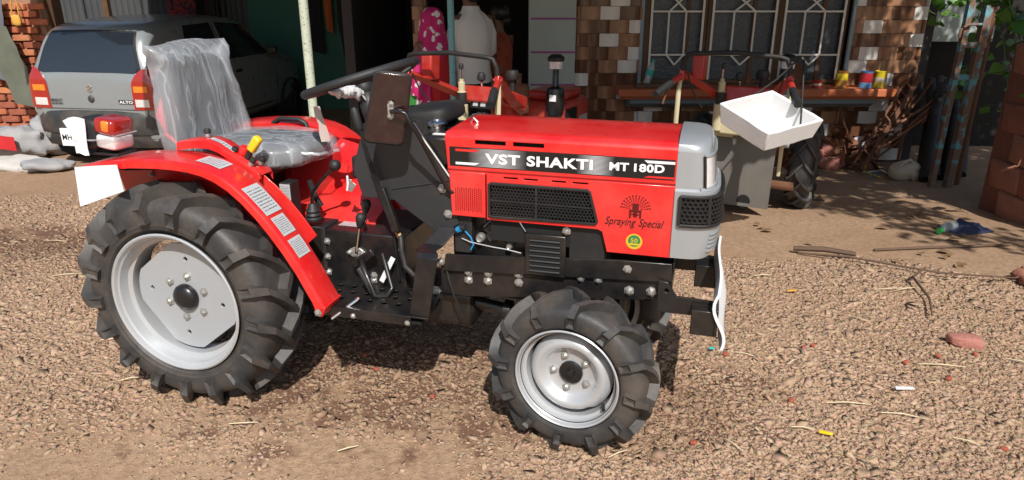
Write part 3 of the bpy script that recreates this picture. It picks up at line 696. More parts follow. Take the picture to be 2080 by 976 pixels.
# silver nose ----------------------------------------------------------------------
ZX = [(.655,1.800),(.68,1.815),(.754,1.825),(.84,1.820),(.885,1.817),(.892,1.806),(.95,1.800),(1.0,1.793),(1.02,1.787)]
def nose_pt(ph, z, off=0, k=1.0, zz=None):
    xf = np.interp(z, [a for a, _ in ZX], [b for _, b in ZX])
    g = lambda t, p: math.copysign(abs(t)**p, t)
    X = 1.688+(xf-1.688)*g(math.cos(ph), .45)*k+off*math.cos(ph); Y = (.191*g(math.sin(ph), .5)*(k if k < 1 else 1))+off*math.sin(ph)
    return (X, Y, zz if zz is not None else z)
rows = []
phs = [R(-90+180*i/40) for i in range(41)]
for z in [.664,.668,.69,.72,.76,.80,.84,.875,.885,.892,.90,.93,.96,.99,1.005]: rows.append([nose_pt(p, z, -.004 if z < .667 else (.007 if z <= .885 else 0)) for p in phs])
for k, zz in [(.985,1.018),(.95,1.029),(.88,1.038),(.75,1.043),(.5,1.046),(.2,1.047),(.0,1.047)]:
    rows.append([(nose_pt(p, 1.005)[0]*k+1.688*(1-k), nose_pt(p, 1.005)[1]*(1 if k > .9 else .985-(1-k)*.03), zz-(.018*(abs(nose_pt(p,1.005)[1])/.19)**3)) for p in phs])
nose = MB().grid(rows).build('nose_cowl', NOSEP, TR, smooth=45)
MB().span((1.70,-.165,.67),(1.755,.165,.99)).build('nose_inner', BACK, nose)
patch = lambda z0, z1, a0, a1, off, n=14, m_=4: [[nose_pt(R(a0+(a1-a0)*i/n), z0+(z1-z0)*j/m_, off) for i in range(n+1)] for j in range(m_+1)]
hl = MB().sheet(patch(.898,.992,-58,58,.004), .003).build('headlamp', LENSC, nose, smooth=50)
MB().tube([nose_pt(R(-60+120*i/20), .994, .004) for i in range(21)], .005, 6).build('headlamp_trim', NOSEP, nose, smooth=60)
for a in (-60,60): MB().tube([nose_pt(R(a), z, .004) for z in (.896,.93,.96,.994)], .005, 6).build('headlamp_trim', BLACKM, nose, smooth=60)
MB().sheet(patch(.888,.898,-70,70,.008), .004).build('headlamp_ledge', NOSEP, nose, smooth=50)
gd = MB().sheet([[nose_pt(R(a_), .776+.098*j/4, .010) for a_ in (-89.3,-89,-88,-86,-82,-75,-65,-52,-38,-20,0,20,38,52,65,75,82,86,88,89,89.3)] for j in range(5)], .002).build('lamp_guard', BACK, nose, smooth=50)
def lampfn(a, b, d): return nose_pt(R(a), b, .010-d)
PG = [(-79,.785),(79,.785),(79,.866),(-79,.866)]
# lattice laid out in (arc length, z), then wrapped round the nose
ANG = [89.3*math.copysign(1-(1-abs(i/200-1))**3, i/200-1) for i in range(401)]
arcp = [nose_pt(R(a_), .82, .009) for a_ in ANG]
al = np.r_[0, np.cumsum([math.hypot(arcp[i+1][0]-arcp[i][0], arcp[i+1][1]-arcp[i][1]) for i in range(400)])]
def wrap(s, z, d): return nose_pt(R(float(np.interp(s, al, ANG))), z, .017-d)
honeycomb([(.008,.784),(al[-1]-.008,.784),(al[-1]-.008,.867),(.008,.867)], .0085, wrap, .0016, .005).build('guard_mesh', BLACKM, gd, kind='stuff')
for z in (.779,.871): MB().tube([nose_pt(R(ANG[i*10]), z, .015) for i in range(41)], .006, 6).build('guard_rim', BLACKM, gd, smooth=60)
for a in (-89.3,-58,58,89.3): MB().tube([nose_pt(R(a), z, .015) for z in (.779,.80,.85,.871)], .006, 6).build('guard_rim', BLACKM, gd, smooth=60)
for k in range(5): MB().tube([nose_pt(R(-52+104*i/12), .692+.014*k, .009) for i in range(13)], .004, 6).build('air_slat', NOSEP, nose, smooth=60)

# dash, fuel tank, steering ---------------------------------------------------------
DP = [(.655,1.045),(.79,1.053),(.826,1.052),(.951,.872),(.953,.860),(.975,.706),(.905,.661),(.739,.773),(.62,.775),(.590,.877),(.62,.965)]
for s in (1, -1):
    dp = MB().panel(DP, [], lambda a, b, d, s=s: (a, s*(-.172+d), b), .006).build('dash_side', PANELB, TR, bevel=.002)
    if s == 1:
        MB().tube([(.815,-.176,1.054),(.885,-.176,.962),(.951,-.176,.870)], .004, 6).build('edge_highlight', ZINC, dp)  # bright strip painting in the highlight along the panel edge
        MB().tube([(.735,-.174,.815),(.85,-.174,.838),(.953,-.174,.862)], .003, 6).build('fold_line', PANELB, dp)
        bolt(dp, (.921,-.173,.829), s=1.3); bolt(dp, (.939,-.173,.740), s=1.3)
MB().panel([(.63,1.035),(.82,1.045),(.94,.87),(.93,.78),(.78,.78),(.62,.80)], [], lambda a, b, d: (a, -.165+d, b), .33).build('dash_body', BLACKM, TR, bevel=.01)
rbox(MB(), .80, .07, 1.038, .20, .25, .07, Matrix.Rotation(R(-8), 4, 'Y'), p=4).build('instrument_hood', BLACKM, TR, smooth=60)
ft = MB().span((.82,-.16,.90),(.945,.16,1.003)).build('fuel_tank', BLACK, TR, bevel=.012)
MB().lathe([(.0,.022),(.012,.022),(.014,.016),(.030,.014),(.036,.008),(.036,0),(.028,-.004),(.026,-.03)], (.865,-.06,1.022), (0,0,1), 24).build('fuel_cap', CHROME, ft, smooth=40)
MB().box((.90,-.12,1.004), (.05,.02,.002)).build('cap_label', DECALW, ft)
# steering column and wheel (leaning back)
ax = Vector((-.30,0,.954)).normalized(); hc = Vector((.565,0,1.135))
MB().tube([hc-ax*.30, hc-ax*.03], [.03,.024], 12).build('steering_column', BLACKM, TR, smooth=50)
MB().lathe([(.030,-.13),(.036,-.12),(.036,-.06),(.028,-.05),(.028,-.02)], hc, ax, 20).build('column_cap', PANELB, TR, smooth=40)
u = Vector((.954,0,.30)); w_ = Vector((0,1,0)); SR = .205
rim = [hc+ax*.03+SR*(math.cos(2*math.pi*k/40)*u+math.sin(2*math.pi*k/40)*w_) for k in range(41)]
sw = MB().tube(rim, .0155, 10).build('steering_wheel', GRIP, TR, smooth=60)
MB().lathe([(0,.012),(.03,.010),(.036,-.005),(.03,-.02)], hc, ax, 20).build('wheel_hub', GRIP, sw, smooth=50)
for k in range(3):
    a = R(25+120*k); d = math.cos(a)*u+math.sin(a)*w_
    MB().tube([hc+d*.02, hc+d*.10-ax*.012, hc+ax*.02+d*SR*.97], .008, 8).build('spoke', GRIP, sw, smooth=60)
    if k != 0:
        pts = [hc+d*(.03+.16*i/24)+ax*(-.012+.03*(i/24)**2)+Vector((jit(.004),jit(.004),jit(.004))) for i in range(25)]
        MB().tube(pts, [.017+jit(.005) for _ in pts], 7).build('spoke_wrapping', mat('wrap_film', (.72,.72,.73), .3, alpha=.85, bump=.5, bscale=50), sw, smooth=50)
pts = [hc+Vector((jit(.035),jit(.035),-.03+jit(.02))) for i in range(16)]
MB().tube(pts, [.012+jit(.004) for _ in pts], 6).build('hub_wrapping', bpy.data.materials['wrap_film'], sw, smooth=50)
d = math.cos(R(215))*u+math.sin(R(215))*w_; q = hc+d*.17
MB().sheet([[q+Vector((.012*f+.02*g+.004*math.sin(9*g+3*f), .012*f, -.02-.125*g)) for f in (-1.0,0,.2+.8*g)] for g in (0,.25,.5,.75,1)], .0012).build('hanging_strip', mat('strip_film', (.55,.45,.42), .4, alpha=.9), sw, smooth=60)

# mirror on its bent arm
mr = [(-.055,-.10),(.04,-.10)]
pts = []
for cx, cz, a0 in ((.030,.088,0),(-.032,.088,90),(-.052,-.088,180),(.022,-.088,270)):
    for i in range(5): a = R(a0+90*i/4); pts.append((cx+.016*math.cos(a), cz+.016*math.sin(a)))
Mm = Matrix.Translation((.808,-.30,1.112)) @ Matrix.Rotation(R(20), 4, 'Z') @ Matrix.Rotation(R(7), 4, 'Y') @ Matrix.Diagonal((1.12,1,1.04,1))
mi = MB().panel(pts, [], lambda a, b, d: Mm @ Vector((a, d, b)), .014).build('mirror_shell', MAROON, TR, bevel=.004)
MB().tube([Mm @ Vector((p[0]*1.01, .008, p[1]*1.01)) for p in pts+[pts[0]]], .007, 6).build('mirror_rim', BLACKM, mi, smooth=60)
MB().panel([(p[0]*.95, p[1]*.96) for p in pts], [], lambda a, b, d: Mm @ Vector((a, .0145+d, b)), .002).build('mirror_glass', CHROME, mi)
MB().box(Mm @ Vector((.0,-.006,-.004)), (.02,.014,.045), (0,0,R(24))).build('mirror_clamp', ZINC, mi, bevel=.003)
for dz in (-.02,.018): bolt(mi, Mm @ Vector((0,-.012,dz)), s=.8)
MB().tube([(.815,-.318,1.107),(.845,-.325,1.112),(.868,-.325,1.105),(.880,-.318,1.075),(.897,-.295,1.03),(.945,-.20,.845),(.955,-.19,.825),(.972,-.180,.822)], .0075, 8).build('mirror_arm', BLACK, mi, smooth=60)

# levers -----------------------------------------------------------------------------
ll = MB().tube([(.638,-.195,1.035),(.655,-.195,.96),(.678,-.195,.877),(.738,-.195,.695)], [.011,.013,.015,.018], 4, flat=.55).build('brake_lever', BLACK, TR, smooth=50)
MB().tube([(.622,-.195,1.092),(.625,-.195,1.082),(.639,-.195,1.027),(.641,-.195,1.020)], [.008,.013,.013,.010], 12).build('lever_grip', GRIP, ll, smooth=50)
MB().box((.725,-.188,.74), (.03,.02,.16), (0,R(-18),0)).build('lever_quadrant', BLACK, ll, bevel=.003)
gl = MB().tube([(.395,-.14,.67),(.397,-.14,.745),(.405,-.14,.768),(.440,-.14,.812),(.49,-.14,.86)], .0065, 8).build('gear_lever', BLACK, TR, smooth=60)
MB().ball((.503,-.14,.874), .021).build('lever_knob', GRIP, gl, smooth=60)
MB().lathe([(.028,0),(.030,.008),(.024,.014),(.029,.022),(.023,.03),(.027,.038),(.02,.046),(.016,.06),(.009,.066)], (.396,-.14,.66), (0,0,1), 20).build('rubber_boot', GRIP, gl, smooth=50)
for p, q, m in (((.574,-.168,.555),(.602,-.17,.685),CHROME), ((.55,-.06,.60),(.575,-.07,.705),BLACK)):
    l2 = MB().tube([p, [(p[i]*.3+q[i]*.7) for i in range(3)], q], .006, 8).build('range_lever', m, TR)
    MB().lathe([(.006,-.03),(.012,-.02),(.017,0),(.019,.012),(.014,.026),(0,.030)], q, Vector(q)-Vector(p), 14).build('lever_knob', GRIP, l2, smooth=60)
dm = MB().panel([(.528,.553),(.548,.570),(.570,.580),(.592,.572),(.613,.556),(.592,.541),(.572,.533),(.55,.541)], [], lambda a, b, d: (a, -.163+d, b), .008).build('lever_flange', ZINC, TR, bevel=.002)
bolt(dm, (.545,-.164,.556), s=.8); bolt(dm, (.597,-.164,.557), s=.8); bolt(dm, (.571,-.164,.552), s=1)
MB().tube([(.40,-.09,.70),(.385,-.10,.74),(.372,-.105,.80)], [.012,.011,.010], 8).build('lift_lever', GRIP, TR)
ks = MB().span((.545,-.10,.82),(.60,-.02,.90)).build('ignition_box', BLACKM, TR, bevel=.008)
for dz in (0,.012): MB().box((.535+dz,-.11,.80-dz), (.018,.003,.038), (0,R(15+30*dz*50),0)).build('key', ZINC, ks, bevel=.002)
MB().tube([(.53,-.108,.83),(.532,-.112,.80),(.527,-.112,.775)], .004, 6).build('key_tag', CARD, ks)

# gearbox, footboard, pedals ------------------------------------------------------------
gbx = MB().span((.438,-.155,.40),(.76,.155,.632)).build('gearbox', BLACK, TR, bevel=.006)
MB().span((.12,-.15,.38),(.432,.12,.640)).build('gearbox_rear', BLACK, TR, bevel=.008)
MB().span((.428,-.160,.41),(.446,.16,.64)).build('joint_flange', BLACKM, TR, bevel=.003)
for p in ((.452,-.156,.588),(.449,-.156,.528),(.447,-.156,.465),(.634,-.156,.472),(.632,-.156,.452)): bolt(gbx, p, s=1.15)
MB().add([(.47,-.10,.6335),(.56,-.10,.6335),(.56,-.03,.6335),(.47,-.03,.6335)], [(0,1,2,3)]).build('data_plate', DECALG, gbx)
MB().span((-.12,-.28,.34),(.12,.28,.48)).build('axle_housing', BLACK, TR, bevel=.04)
MB().span((.15,-.11,.28),(1.0,.11,.42)).build('clutch_housing', BLACK, TR, bevel=.02)
holes = []
for i in range(6):
    for j in range(3):
        cx, cy = .52+.055*i+.02*(j%2), -.20-.05*j
        holes.append([(cx+.011*math.cos(a), cy+.011*math.sin(a)) for a in [2*math.pi*k/10 for k in range(10)]])
fb = MB().panel([(.44,-.155),(.90,-.155),(.93,-.375),(.50,-.375)], holes, lambda a, b, d: (a, b, .438-d), .005).build('footboard', BLACK, TR, bevel=.001)
MB().span((.50,-.36,.404),(.90,-.16,.412)).build('light_stop_plate', BACK, fb)  # added plate; stops light through the holes, keeping the shadow solid
MB().span((.55,-.379,.404),(.872,-.374,.4395)).build('board_lip', BLACK, fb, bevel=.001)
for p in ((.66,-.38,.415),(.86,-.38,.415)): bolt(fb, p, s=.8)
MB().tube([(.66,-.33,.462),(.655,-.335,.455),(.585,-.395,.402)], .0065, 8).build('footboard_pin', CHROME, fb)
MB().sheet([[(x0+dx, y, z) for dx in (0,.035,.07)] for x0, y, z in ((.905,-.17,.69),(.858,-.20,.63),(.868,-.30,.648),(.895,-.345,.655),(.897,-.356,.645),(.880,-.36,.54),(.862,-.362,.432))], .005).build('step_bracket', BLACK, TR, bevel=.001)
bolt(TR, (.905,-.175,.562), s=1.2); bolt(TR, (.885,-.18,.452), s=1.5)
pd = MB().tube([(.60,-.20,.545),(.625,-.23,.56),(.655,-.27,.545),(.70,-.29,.455),(.735,-.27,.447),(.745,-.24,.47),(.70,-.21,.585)], .009, 8).build('pedal', BLACK, TR, smooth=50)
MB().box((.665,-.275,.505), (.016,.028,.105), (0,R(-28),0)).build('pedal_pad', PANELB, pd, bevel=.004)
MB().box((.62,-.20,.555), (.10,.02,.03), (0,R(-35),0)).build('pedal_arm', BLACK, pd, bevel=.004)
MB().box((.705,-.19,.515), (.018,.004,.11), (0,R(28),0)).build('pedal_tag', CARD, pd)
hs = MB().tube([(.75,-.17,.655),(.765,-.19,.64),(.770,-.20,.60),(.785,-.21,.545),(.82,-.215,.515),(.865,-.21,.53),(.89,-.19,.58)], .011, 8).build('brake_hose', BLACKM, TR, smooth=60)
MB().tube([(.735,-.165,.66),(.757,-.18,.648),(.766,-.192,.63),(.769,-.198,.60)], [.010,.013,.009,.012], 8).build('hose_fitting', mat('brass_fitting', (.55,.42,.18), .3, metal=1), hs, smooth=40)
MB().tube([(.728,-.162,.63),(.735,-.165,.55),(.742,-.17,.47)], .005, 6).build('brake_rod', BLACK, TR)

# engine and chassis -----------------------------------------------------------------------
ch = [(.90,.555),(.925,.592),(1.52,.634),(1.697,.638),(1.705,.515),(1.60,.494),(1.38,.472),(.98,.432),(.90,.44)]
for s in (1, -1):
    c_ = MB().panel([(.915,.530),(.925,.592),(1.52,.634),(1.697,.638),(1.70,.575),(1.22,.548)], [], lambda a, b, d, s=s: (a, s*(-.178+d), b), .012).build('chassis_rail', BLACK, TR, bevel=.002)
    c2 = MB().panel([(.90,.545),(1.22,.56),(1.70,.585),(1.705,.515),(1.60,.494),(1.38,.472),(.98,.432),(.90,.44)], [], lambda a, b, d, s=s: (a, s*(-.162+d), b), .012).build('lower_rail', BLACK, TR, bevel=.002)
    if s == 1:
        for x, z in ((1.004,.530),(1.004,.499),(1.076,.534),(1.075,.503),(1.186,.541),(1.187,.510)): bolt(c2, (x,-.163,z), s=1.3)
        for x, z in ((1.402,.552),(1.461,.553)): bolt(c2, (x,-.163,z), s=1.2, m=ZINC)
        bolt(c_, (1.557,-.179,.607), s=1.2); bolt(c2, (1.565,-.163,.525), s=1.4); bolt(c2, (1.637,-.163,.530), s=1.4)
eng = MB().span((.93,-.125,.42),(1.47,.125,.80)).build('engine_block', BLACK, TR, bevel=.02)
MB().span((1.36,-.172,.60),(1.48,-.12,.74)).build('radiator_side', BLACKM, eng, bevel=.004)
MB().span((.955,-.165,.60),(1.02,-.12,.735)).build('battery_plate', BLACKM, eng, bevel=.004)
vc = MB().span((1.213,-.186,.553),(1.352,-.17,.70)).build('vent_cover', BLACK, TR, bevel=.004)
for k in range(7): MB().box((1.282,-.1875,.570+.018*k), (.105,.010,.006), (R(-25),0,0)).build('vent_slat', PANELB, vc, bevel=.0015)
for k in range(6): MB().box((1.282,-.1865,.579+.018*k), (.100,.001,.008)).build('vent_gap', BACK, vc)
bolt(eng, (1.352,-.175,.718), s=1.2)
MB().tube([(1.16,-.15,.752),(1.19,-.17,.735),(1.215,-.18,.705)], .0035, 6).build('dipstick', CHROME, eng)
MB().tube([(.985,-.17,.655),(1.02,-.18,.648),(1.10,-.185,.640),(1.15,-.185,.636),(1.20,-.185,.628)], .002, 6).build('throttle_cable', DECALG, eng)
MB().tube([(.99,-.17,.69),(1.02,-.178,.665),(1.03,-.18,.64),(1.02,-.18,.62)], .003, 6).build('blue_wire', BLUE, eng)
MB().tube([(.945,-.17,.67),(.985,-.178,.695),(1.0,-.178,.70)], .010, 8).build('wire_loom', GRIP, eng, smooth=50)
MB().tube([(.972,-.178,.687),(.985,-.18,.694)], .011, 8).build('blue_tape', BLUE, eng)
for x, z, r in ((1.045,.655,.016),(1.09,.665,.022),(1.155,.665,.026),(1.15,.635,.011)):
    MB().lathe([(r,.02),(r,0),(r*.7,-.006),(r*.5,-.004),(0,-.004)], (x,-.155,z), (0,1,0), 18).build('pump_fitting', ZINC if r < .02 else BLACKM, eng, smooth=40)
for k in range(7): MB().tube([(1.04+.05*k,-.13,.70+jit(.02)),(1.06+.05*k,-.15,.715+jit(.02)),(1.10+.05*k,-.13,.73+jit(.015))], .006, 6).build('injector_pipe', BLACK, eng, smooth=50)
MB().tube([(.92,-.165,.545),(.935,-.18,.50),(.955,-.185,.44),(.985,-.18,.36)], .0035, 6).build('loose_wire', BLACKM, eng)
MB().tube([(.84,-.06,.39),(1.14,-.06,.345),(1.30,-.03,.31)], [.022,.026,.028], 12).build('drive_shaft', BLACK, TR, smooth=50)
MB().lathe([(.03,0),(.042,.004),(.042,.03),(.03,.034)], (1.10,-.06,.35), (1,0,-.15), 20).build('shaft_coupling', BLACK, TR, smooth=40)
fa = MB().span((1.35,-.21,.27),(1.46,.21,.345)).build('front_axle', BLACK, TR, bevel=.02)
for s in (-1, 1): MB().tube([(1.407,s*.215,.20),(1.407,s*.215,.37)], [.045,.035], 14).build('king_pin', BLACK, fa, smooth=50)
MB().tube([(1.27,-.22,.30),(1.27,.22,.30)], .010, 8).build('tie_rod', BLACK, fa)
MB().span((1.34,-.10,.33),(1.55,.10,.48)).build('axle_pivot', BLACK, TR, bevel=.02)
# front bumper brackets and the foam sheet still strapped to it
bp = MB().span((1.66,-.16,.47),(1.70,.16,.55)).build('bumper_beam', BLACK, TR, bevel=.004)
for s in (-1, 1):
    MB().panel([(1.66,.585),(1.69,.58),(1.72,.535),(1.845,.530),(1.845,.475),(1.66,.475)], [[(1.688+.008*math.cos(a),.563+.008*math.sin(a)-.01) for a in [2*math.pi*k/8 for k in range(8)]]], lambda a, b, d, s=s: (a, s*.195+d, b), .010).build('bumper_arm', BLACK, bp, bevel=.002)
    MB().span((1.77,s*.195-.06,.437),(1.848,s*.195+(-.003 if s < 0 else .06),.522)).build('bumper_weight', BLACK, bp, bevel=.003)
MB().span((1.842,-.26,.44),(1.852,.26,.53)).build('bumper_plate', BLACK, bp, bevel=.002)
rows = []
for i in range(13):
    f = i/12; z = .405+f*.185
    rows.append([(1.862+.018*math.sin(f*5.2+.6)+.004*math.sin(y*14+f*3), y, z+.006*math.sin(y*9)) for y in [-.27+.54*j/14 for j in range(15)]])
MB().sheet(rows, .009).build('foam_sheet', WHITE, bp, smooth=60)
# ------------------------------------------------------------------ house with tiled front, window and porch roof
TILE_D = mat('tile_dark_brown', (.13,.055,.03), .22, var=.35, scale=14, coat=.3)
TILE_M = mat('tile_mid_brown', (.33,.17,.095), .22, var=.35, scale=14, coat=.3)
TILE_W = mat('tile_white', (.78,.75,.72), .2, var=.08, scale=14, coat=.3)
GROUT = mat('tile_grout', (.10,.06,.045), .8)
PLASTER = mat('grey_green_plaster', (.40,.46,.43), .75, var=.10, scale=4, bump=.1, bscale=40, dust=.12)
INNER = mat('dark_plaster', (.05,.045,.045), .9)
SILLO = mat('terracotta_paint', (.50,.13,.045), .55, var=.15, scale=6, bump=.08, bscale=30, dust=.2)
SILLB = mat('blue_grey_paint', (.26,.35,.42), .6, var=.12, scale=5, dust=.15)
PURPLE = mat('purple_paint', (.30,.07,.24), .6)
WOODB = mat('brown_wood', (.12,.065,.03), .6, var=.3, scale=12, bump=.15, bscale=40)
GRILLW = mat('cream_grille_paint', (.82,.78,.72), .5, var=.12, scale=20)
CORR = mat('corrugated_iron', (.11,.12,.125), .55, metal=.4, var=.3, scale=3, dust=.35, dustc=(.11,.07,.05), dscale=3)
GREENW = mat('green_wall_paint', (.045,.16,.115), .7, var=.2, scale=3, bump=.1, bscale=20)
HY = 7.45
HS = thing('house', 'tiled house front with barred window, open doorways and porch roof', 'house', (0,0,0))
wl_ = MB()
def wseg(x0, x1, z0, z1, y0=HY+.015, y1=HY+.20): wl_.span((x0,y0,z0), (x1,y1,z1))
wseg(-1.01,-.86,-.4,2.6); wseg(.60,1.33,-.4,2.6); wseg(1.33,3.43,-.4,.45); wseg(3.43,4.20,-.4,2.6); wseg(1.33,3.43,2.0,2.6)
wseg(-.86,.60,2.0,2.6); wseg(-1.62,-1.01,2.0,2.6)
wl_.build('wall', GROUT, HS)
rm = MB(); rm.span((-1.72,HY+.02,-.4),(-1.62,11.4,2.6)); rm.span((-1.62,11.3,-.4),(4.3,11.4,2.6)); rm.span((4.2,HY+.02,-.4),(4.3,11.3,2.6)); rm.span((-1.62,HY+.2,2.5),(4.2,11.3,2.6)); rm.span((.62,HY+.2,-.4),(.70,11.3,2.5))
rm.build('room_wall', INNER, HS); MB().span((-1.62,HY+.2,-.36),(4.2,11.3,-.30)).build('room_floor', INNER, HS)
# tiles: pillowed faces, one object each
def tile_mesh(w, h):
    mb = MB(); rows = []
    for z in (0, h):
        rows.append([(w*i/6, -.0005-.020*math.sin(math.pi*i/6)**.8, z) for i in range(7)])
    mb.grid(rows); a = rows
    mb.add([(0,.004,0),(w,.004,0),(w,.004,h),(0,.004,h)], [(0,1,2,3)])
    mb.grid([rows[0], [(p[0],.004,0) for p in rows[0]]]); mb.grid([rows[1], [(p[0],.004,h) for p in rows[1]]])
    mb.grid([[rows[0][0],rows[1][0]],[(0,.004,0),(0,.004,h)]]); mb.grid([[rows[0][6],rows[1][6]],[(w,.004,0),(w,.004,h)]])
    return mb.mesh('tile', 30)
TW, TH = .198, .1315
tmesh = {}
def tile(x0, x1, z, c):
    k = (round(x1-x0,3), c)
    if k not in tmesh: tmesh[k] = tile_mesh(x1-x0-.003, TH-.004); tmesh[k].materials.append((TILE_D,TILE_M,TILE_W)[c])
    inst('tile', tmesh[k], None, HS, Matrix.Translation((x0+.0015, HY+jit(.0015), z)) @ Matrix.Rotation(jit(.006), 4, 'X'))
for X0, X1, Z0, Z1 in ((-1.01,-.86,-.30,1.55),(.645,1.33,-.30,1.55),(1.33,3.43,-.30,.28),(3.43,4.20,-.30,1.55)):
    r = 0; z = Z0
    while z < Z1:
        off = (r % 2)*TW/2; i = int(math.floor((X0-off)/TW)); x = i*TW+off
        while x < X1-.01:
            a, b = max(x, X0), min(x+TW, X1)
            if b-a > .02: tile(a, b, z, 2 if (i+r*2+(r//4))%4 == 0 else ((i+r+(rnd.random() < .25))%2))
            x += TW; i += 1
        z += TH; r += 1
# painted column with purple grooves
cl = MB().span((.17,HY-.10,-.36),(.64,HY+.20,2.6)).build('column', PLASTER, HS, bevel=.004)
for z in (1.150,.825,.50,.18): MB().span((.19,HY-.104,z),(.643,HY-.0995,z+.020)).build('purple_line', PURPLE, cl)
# sill
sl = MB().span((1.06,HY-.36,.42),(3.86,HY+.03,.50)).build('window_sill', SILLO, HS, bevel=.012)
MB().span((1.10,HY-.32,.395),(3.82,HY+.0,.4195)).build('sill_step', SILLO, sl, bevel=.006)
mb = MB(); mb.panel([(HY-.27,.394),(HY-.24,.34),(HY-.20,.33),(HY-.12,.285),(HY-.001,.28),(HY-.001,.394)], [], lambda a, b, d: (1.20+d, a, b), 2.5)
mb.build('sill_moulding', SILLB, sl, bevel=.003)
# window: wooden frame, glass, iron grille
wd = MB(); wd.span((1.335,HY+.03,.505),(1.41,HY+.14,2.0)); wf = wd.build('window_frame', WOODB, HS, bevel=.005)
MB().span((1.30,HY-.02,.505),(1.334,HY+.06,2.0)).build('frame_trim', SILLB, wf, bevel=.003); MB().span((3.43,HY-.02,.505),(3.464,HY+.06,2.0)).build('frame_trim', SILLB, wf, bevel=.003)
for x in (1.945,1.99,2.68,2.72,3.37): MB().span((x,HY+.035,.505),(x+.04,HY+.13,2.0)).build('mullion', WOODB, wf, bevel=.004)
MB().span((1.41,HY+.04,.503),(3.37,HY+.13,.545)).build('bottom_rail', WOODB, wf, bevel=.004)
PANE = mat('patterned_glass', (.06,.075,.095), .25, var=.5, scale=30, bump=.5, bscale=70, spec=.6)
for x0, x1 in ((1.41,1.945),(2.03,2.68),(2.76,3.37)):
    MB().span((x0,HY+.085,.545),(x1,HY+.092,2.0)).build('pane', PANE, wf)
    MB().span(((x0+x1)/2+.10,HY+.07,.545),((x0+x1)/2+.14,HY+.10,2.0)).build('casement_bar', WOODB, wf)
    gx0, gx1 = (x0+.005, x1-.01); yb = HY+.012
    def bar(a, b, w=.017):
        p, q = Vector((a[0],yb,a[1])), Vector((b[0],yb,b[1])); d = q-p; ang = math.atan2(d.z, d.x)
        MB().box((p+q)/2, (d.length, .012, w), (0,-ang,0)).build('grille_bar', GRILLW, wf)
    w3 = (gx1-gx0)/3; c = (gx0+gx1)/2
    bar((gx0,.55),(gx0,2.0),.022); bar((gx1,.55),(gx1,2.0),.022); yb -= .001
    for z in (.80,1.225): bar((gx0+.011,z),(gx1-.011,z))
    yb += .002
    bar((gx0+w3,.808),(gx0+w3,1.217)); bar((gx0+2*w3,.808),(gx0+2*w3,1.217))
    yb -= .004
    bar((gx0+w3,.80),(c,.70)); yb -= .001; bar((gx0+2*w3,.80),(c,.70)); yb += .001; bar((gx0+w3,1.225),(c+w3*.55,1.40)); yb -= .002; bar((gx0+2*w3,1.225),(c-w3*.55,1.40))
    bar((gx0+w3,1.50),(gx0+w3,1.95)); bar((gx0+2*w3,1.50),(gx0+2*w3,1.95)); yb -= .001; bar((gx0+.011,1.45),(gx1-.011,1.45))
# porch roof of corrugated sheets (above the frame; it shades the front of the house)
def corrugated(x0, x1, za, zb, y0, y1, vertical=False, amp=.012, pitch=.076):
    n = int((x1-x0)/(pitch/4)); mb = MB()
    rows = [[(x0+(x1-x0)*i/n, y if not vertical else y0, (z if not vertical else zz)+amp*math.sin(2*math.pi*(x1-x0)*i/n/pitch)*(0 if vertical else 1)) for i in range(n+1)] for y, z, zz in ((y0,za,za),(y1,zb,zb))]
    if vertical: rows = [[(p[0], y0+amp*math.sin(2*math.pi*(p[0]-x0)/pitch), p[2]) for p in r] for r in rows]
    return mb.sheet(rows, .0015)
x = -1.45
for ye in (4.75,3.9,3.85,3.2,2.95,5.05):  # unseen front edges stretched forward to lay shade on people and tillers
    x1 = x+(.82 if ye != 5.05 else .60); corrugated(x, x1+.03, 2.42+.002*rnd.random(), 2.75, ye, 7.6).build('roof_sheet', CORR, HS); x = x1
MB().span((-1.5,5.75,2.40),(3.4,5.81,2.46)).build('roof_beam', WOODB, HS)

# ------------------------------------------------------------------ open shed on the left, brick wall
SH = thing('shed', 'dark open shed of corrugated iron with a green back wall behind the car', 'shed')
x = -7.2
while x < -3.95:
    x1 = min(x+.85, -3.92); corrugated(x, x1+.03, -.4, 2.6, 10.95+.01*rnd.random(), 0, True, .016, .09).build('wall_sheet', CORR, SH, smooth=50); x = x1
MB().span((-3.92,10.95,-.4),(-1.75,11.1,2.6)).build('green_wall', GREENW, SH)
MB().span((-7.3,8.3,-.4),(-7.2,11.1,2.6)).build('side_wall', CORR, SH)
for x, x1, ye in ((-5.25,-4.45,6.3),(-4.45,-3.50,6.25),(-3.50,-2.62,5.1),(-2.62,-2.0,5.35),(-2.0,-1.46,5.4)): corrugated(x, x1+.03, 2.22+.004*rnd.random(), 2.72, ye, 11.2).build('roof_sheet', CORR, SH)  # unseen front edges stepped to darken the car side, tail left lit
MB().tube([(-5.02,8.25,-.4),(-5.16,8.25,.8),(-5.34,8.25,2.4)], .05, 8).build('leaning_post', WOODB, SH)
for xx in (-6.0,-4.5): MB().span((xx,10.85,-.4),(xx+.08,10.93,2.6)).build('stud', WOODB, SH)
PLANK = mat('dark_plank', (.03,.02,.015), .8, var=.4)
for k in range(3): MB().span((-4.75+.17*k,10.6,-.3),(-4.60+.17*k,10.63,2.4)).build('plank', PLANK, SH)

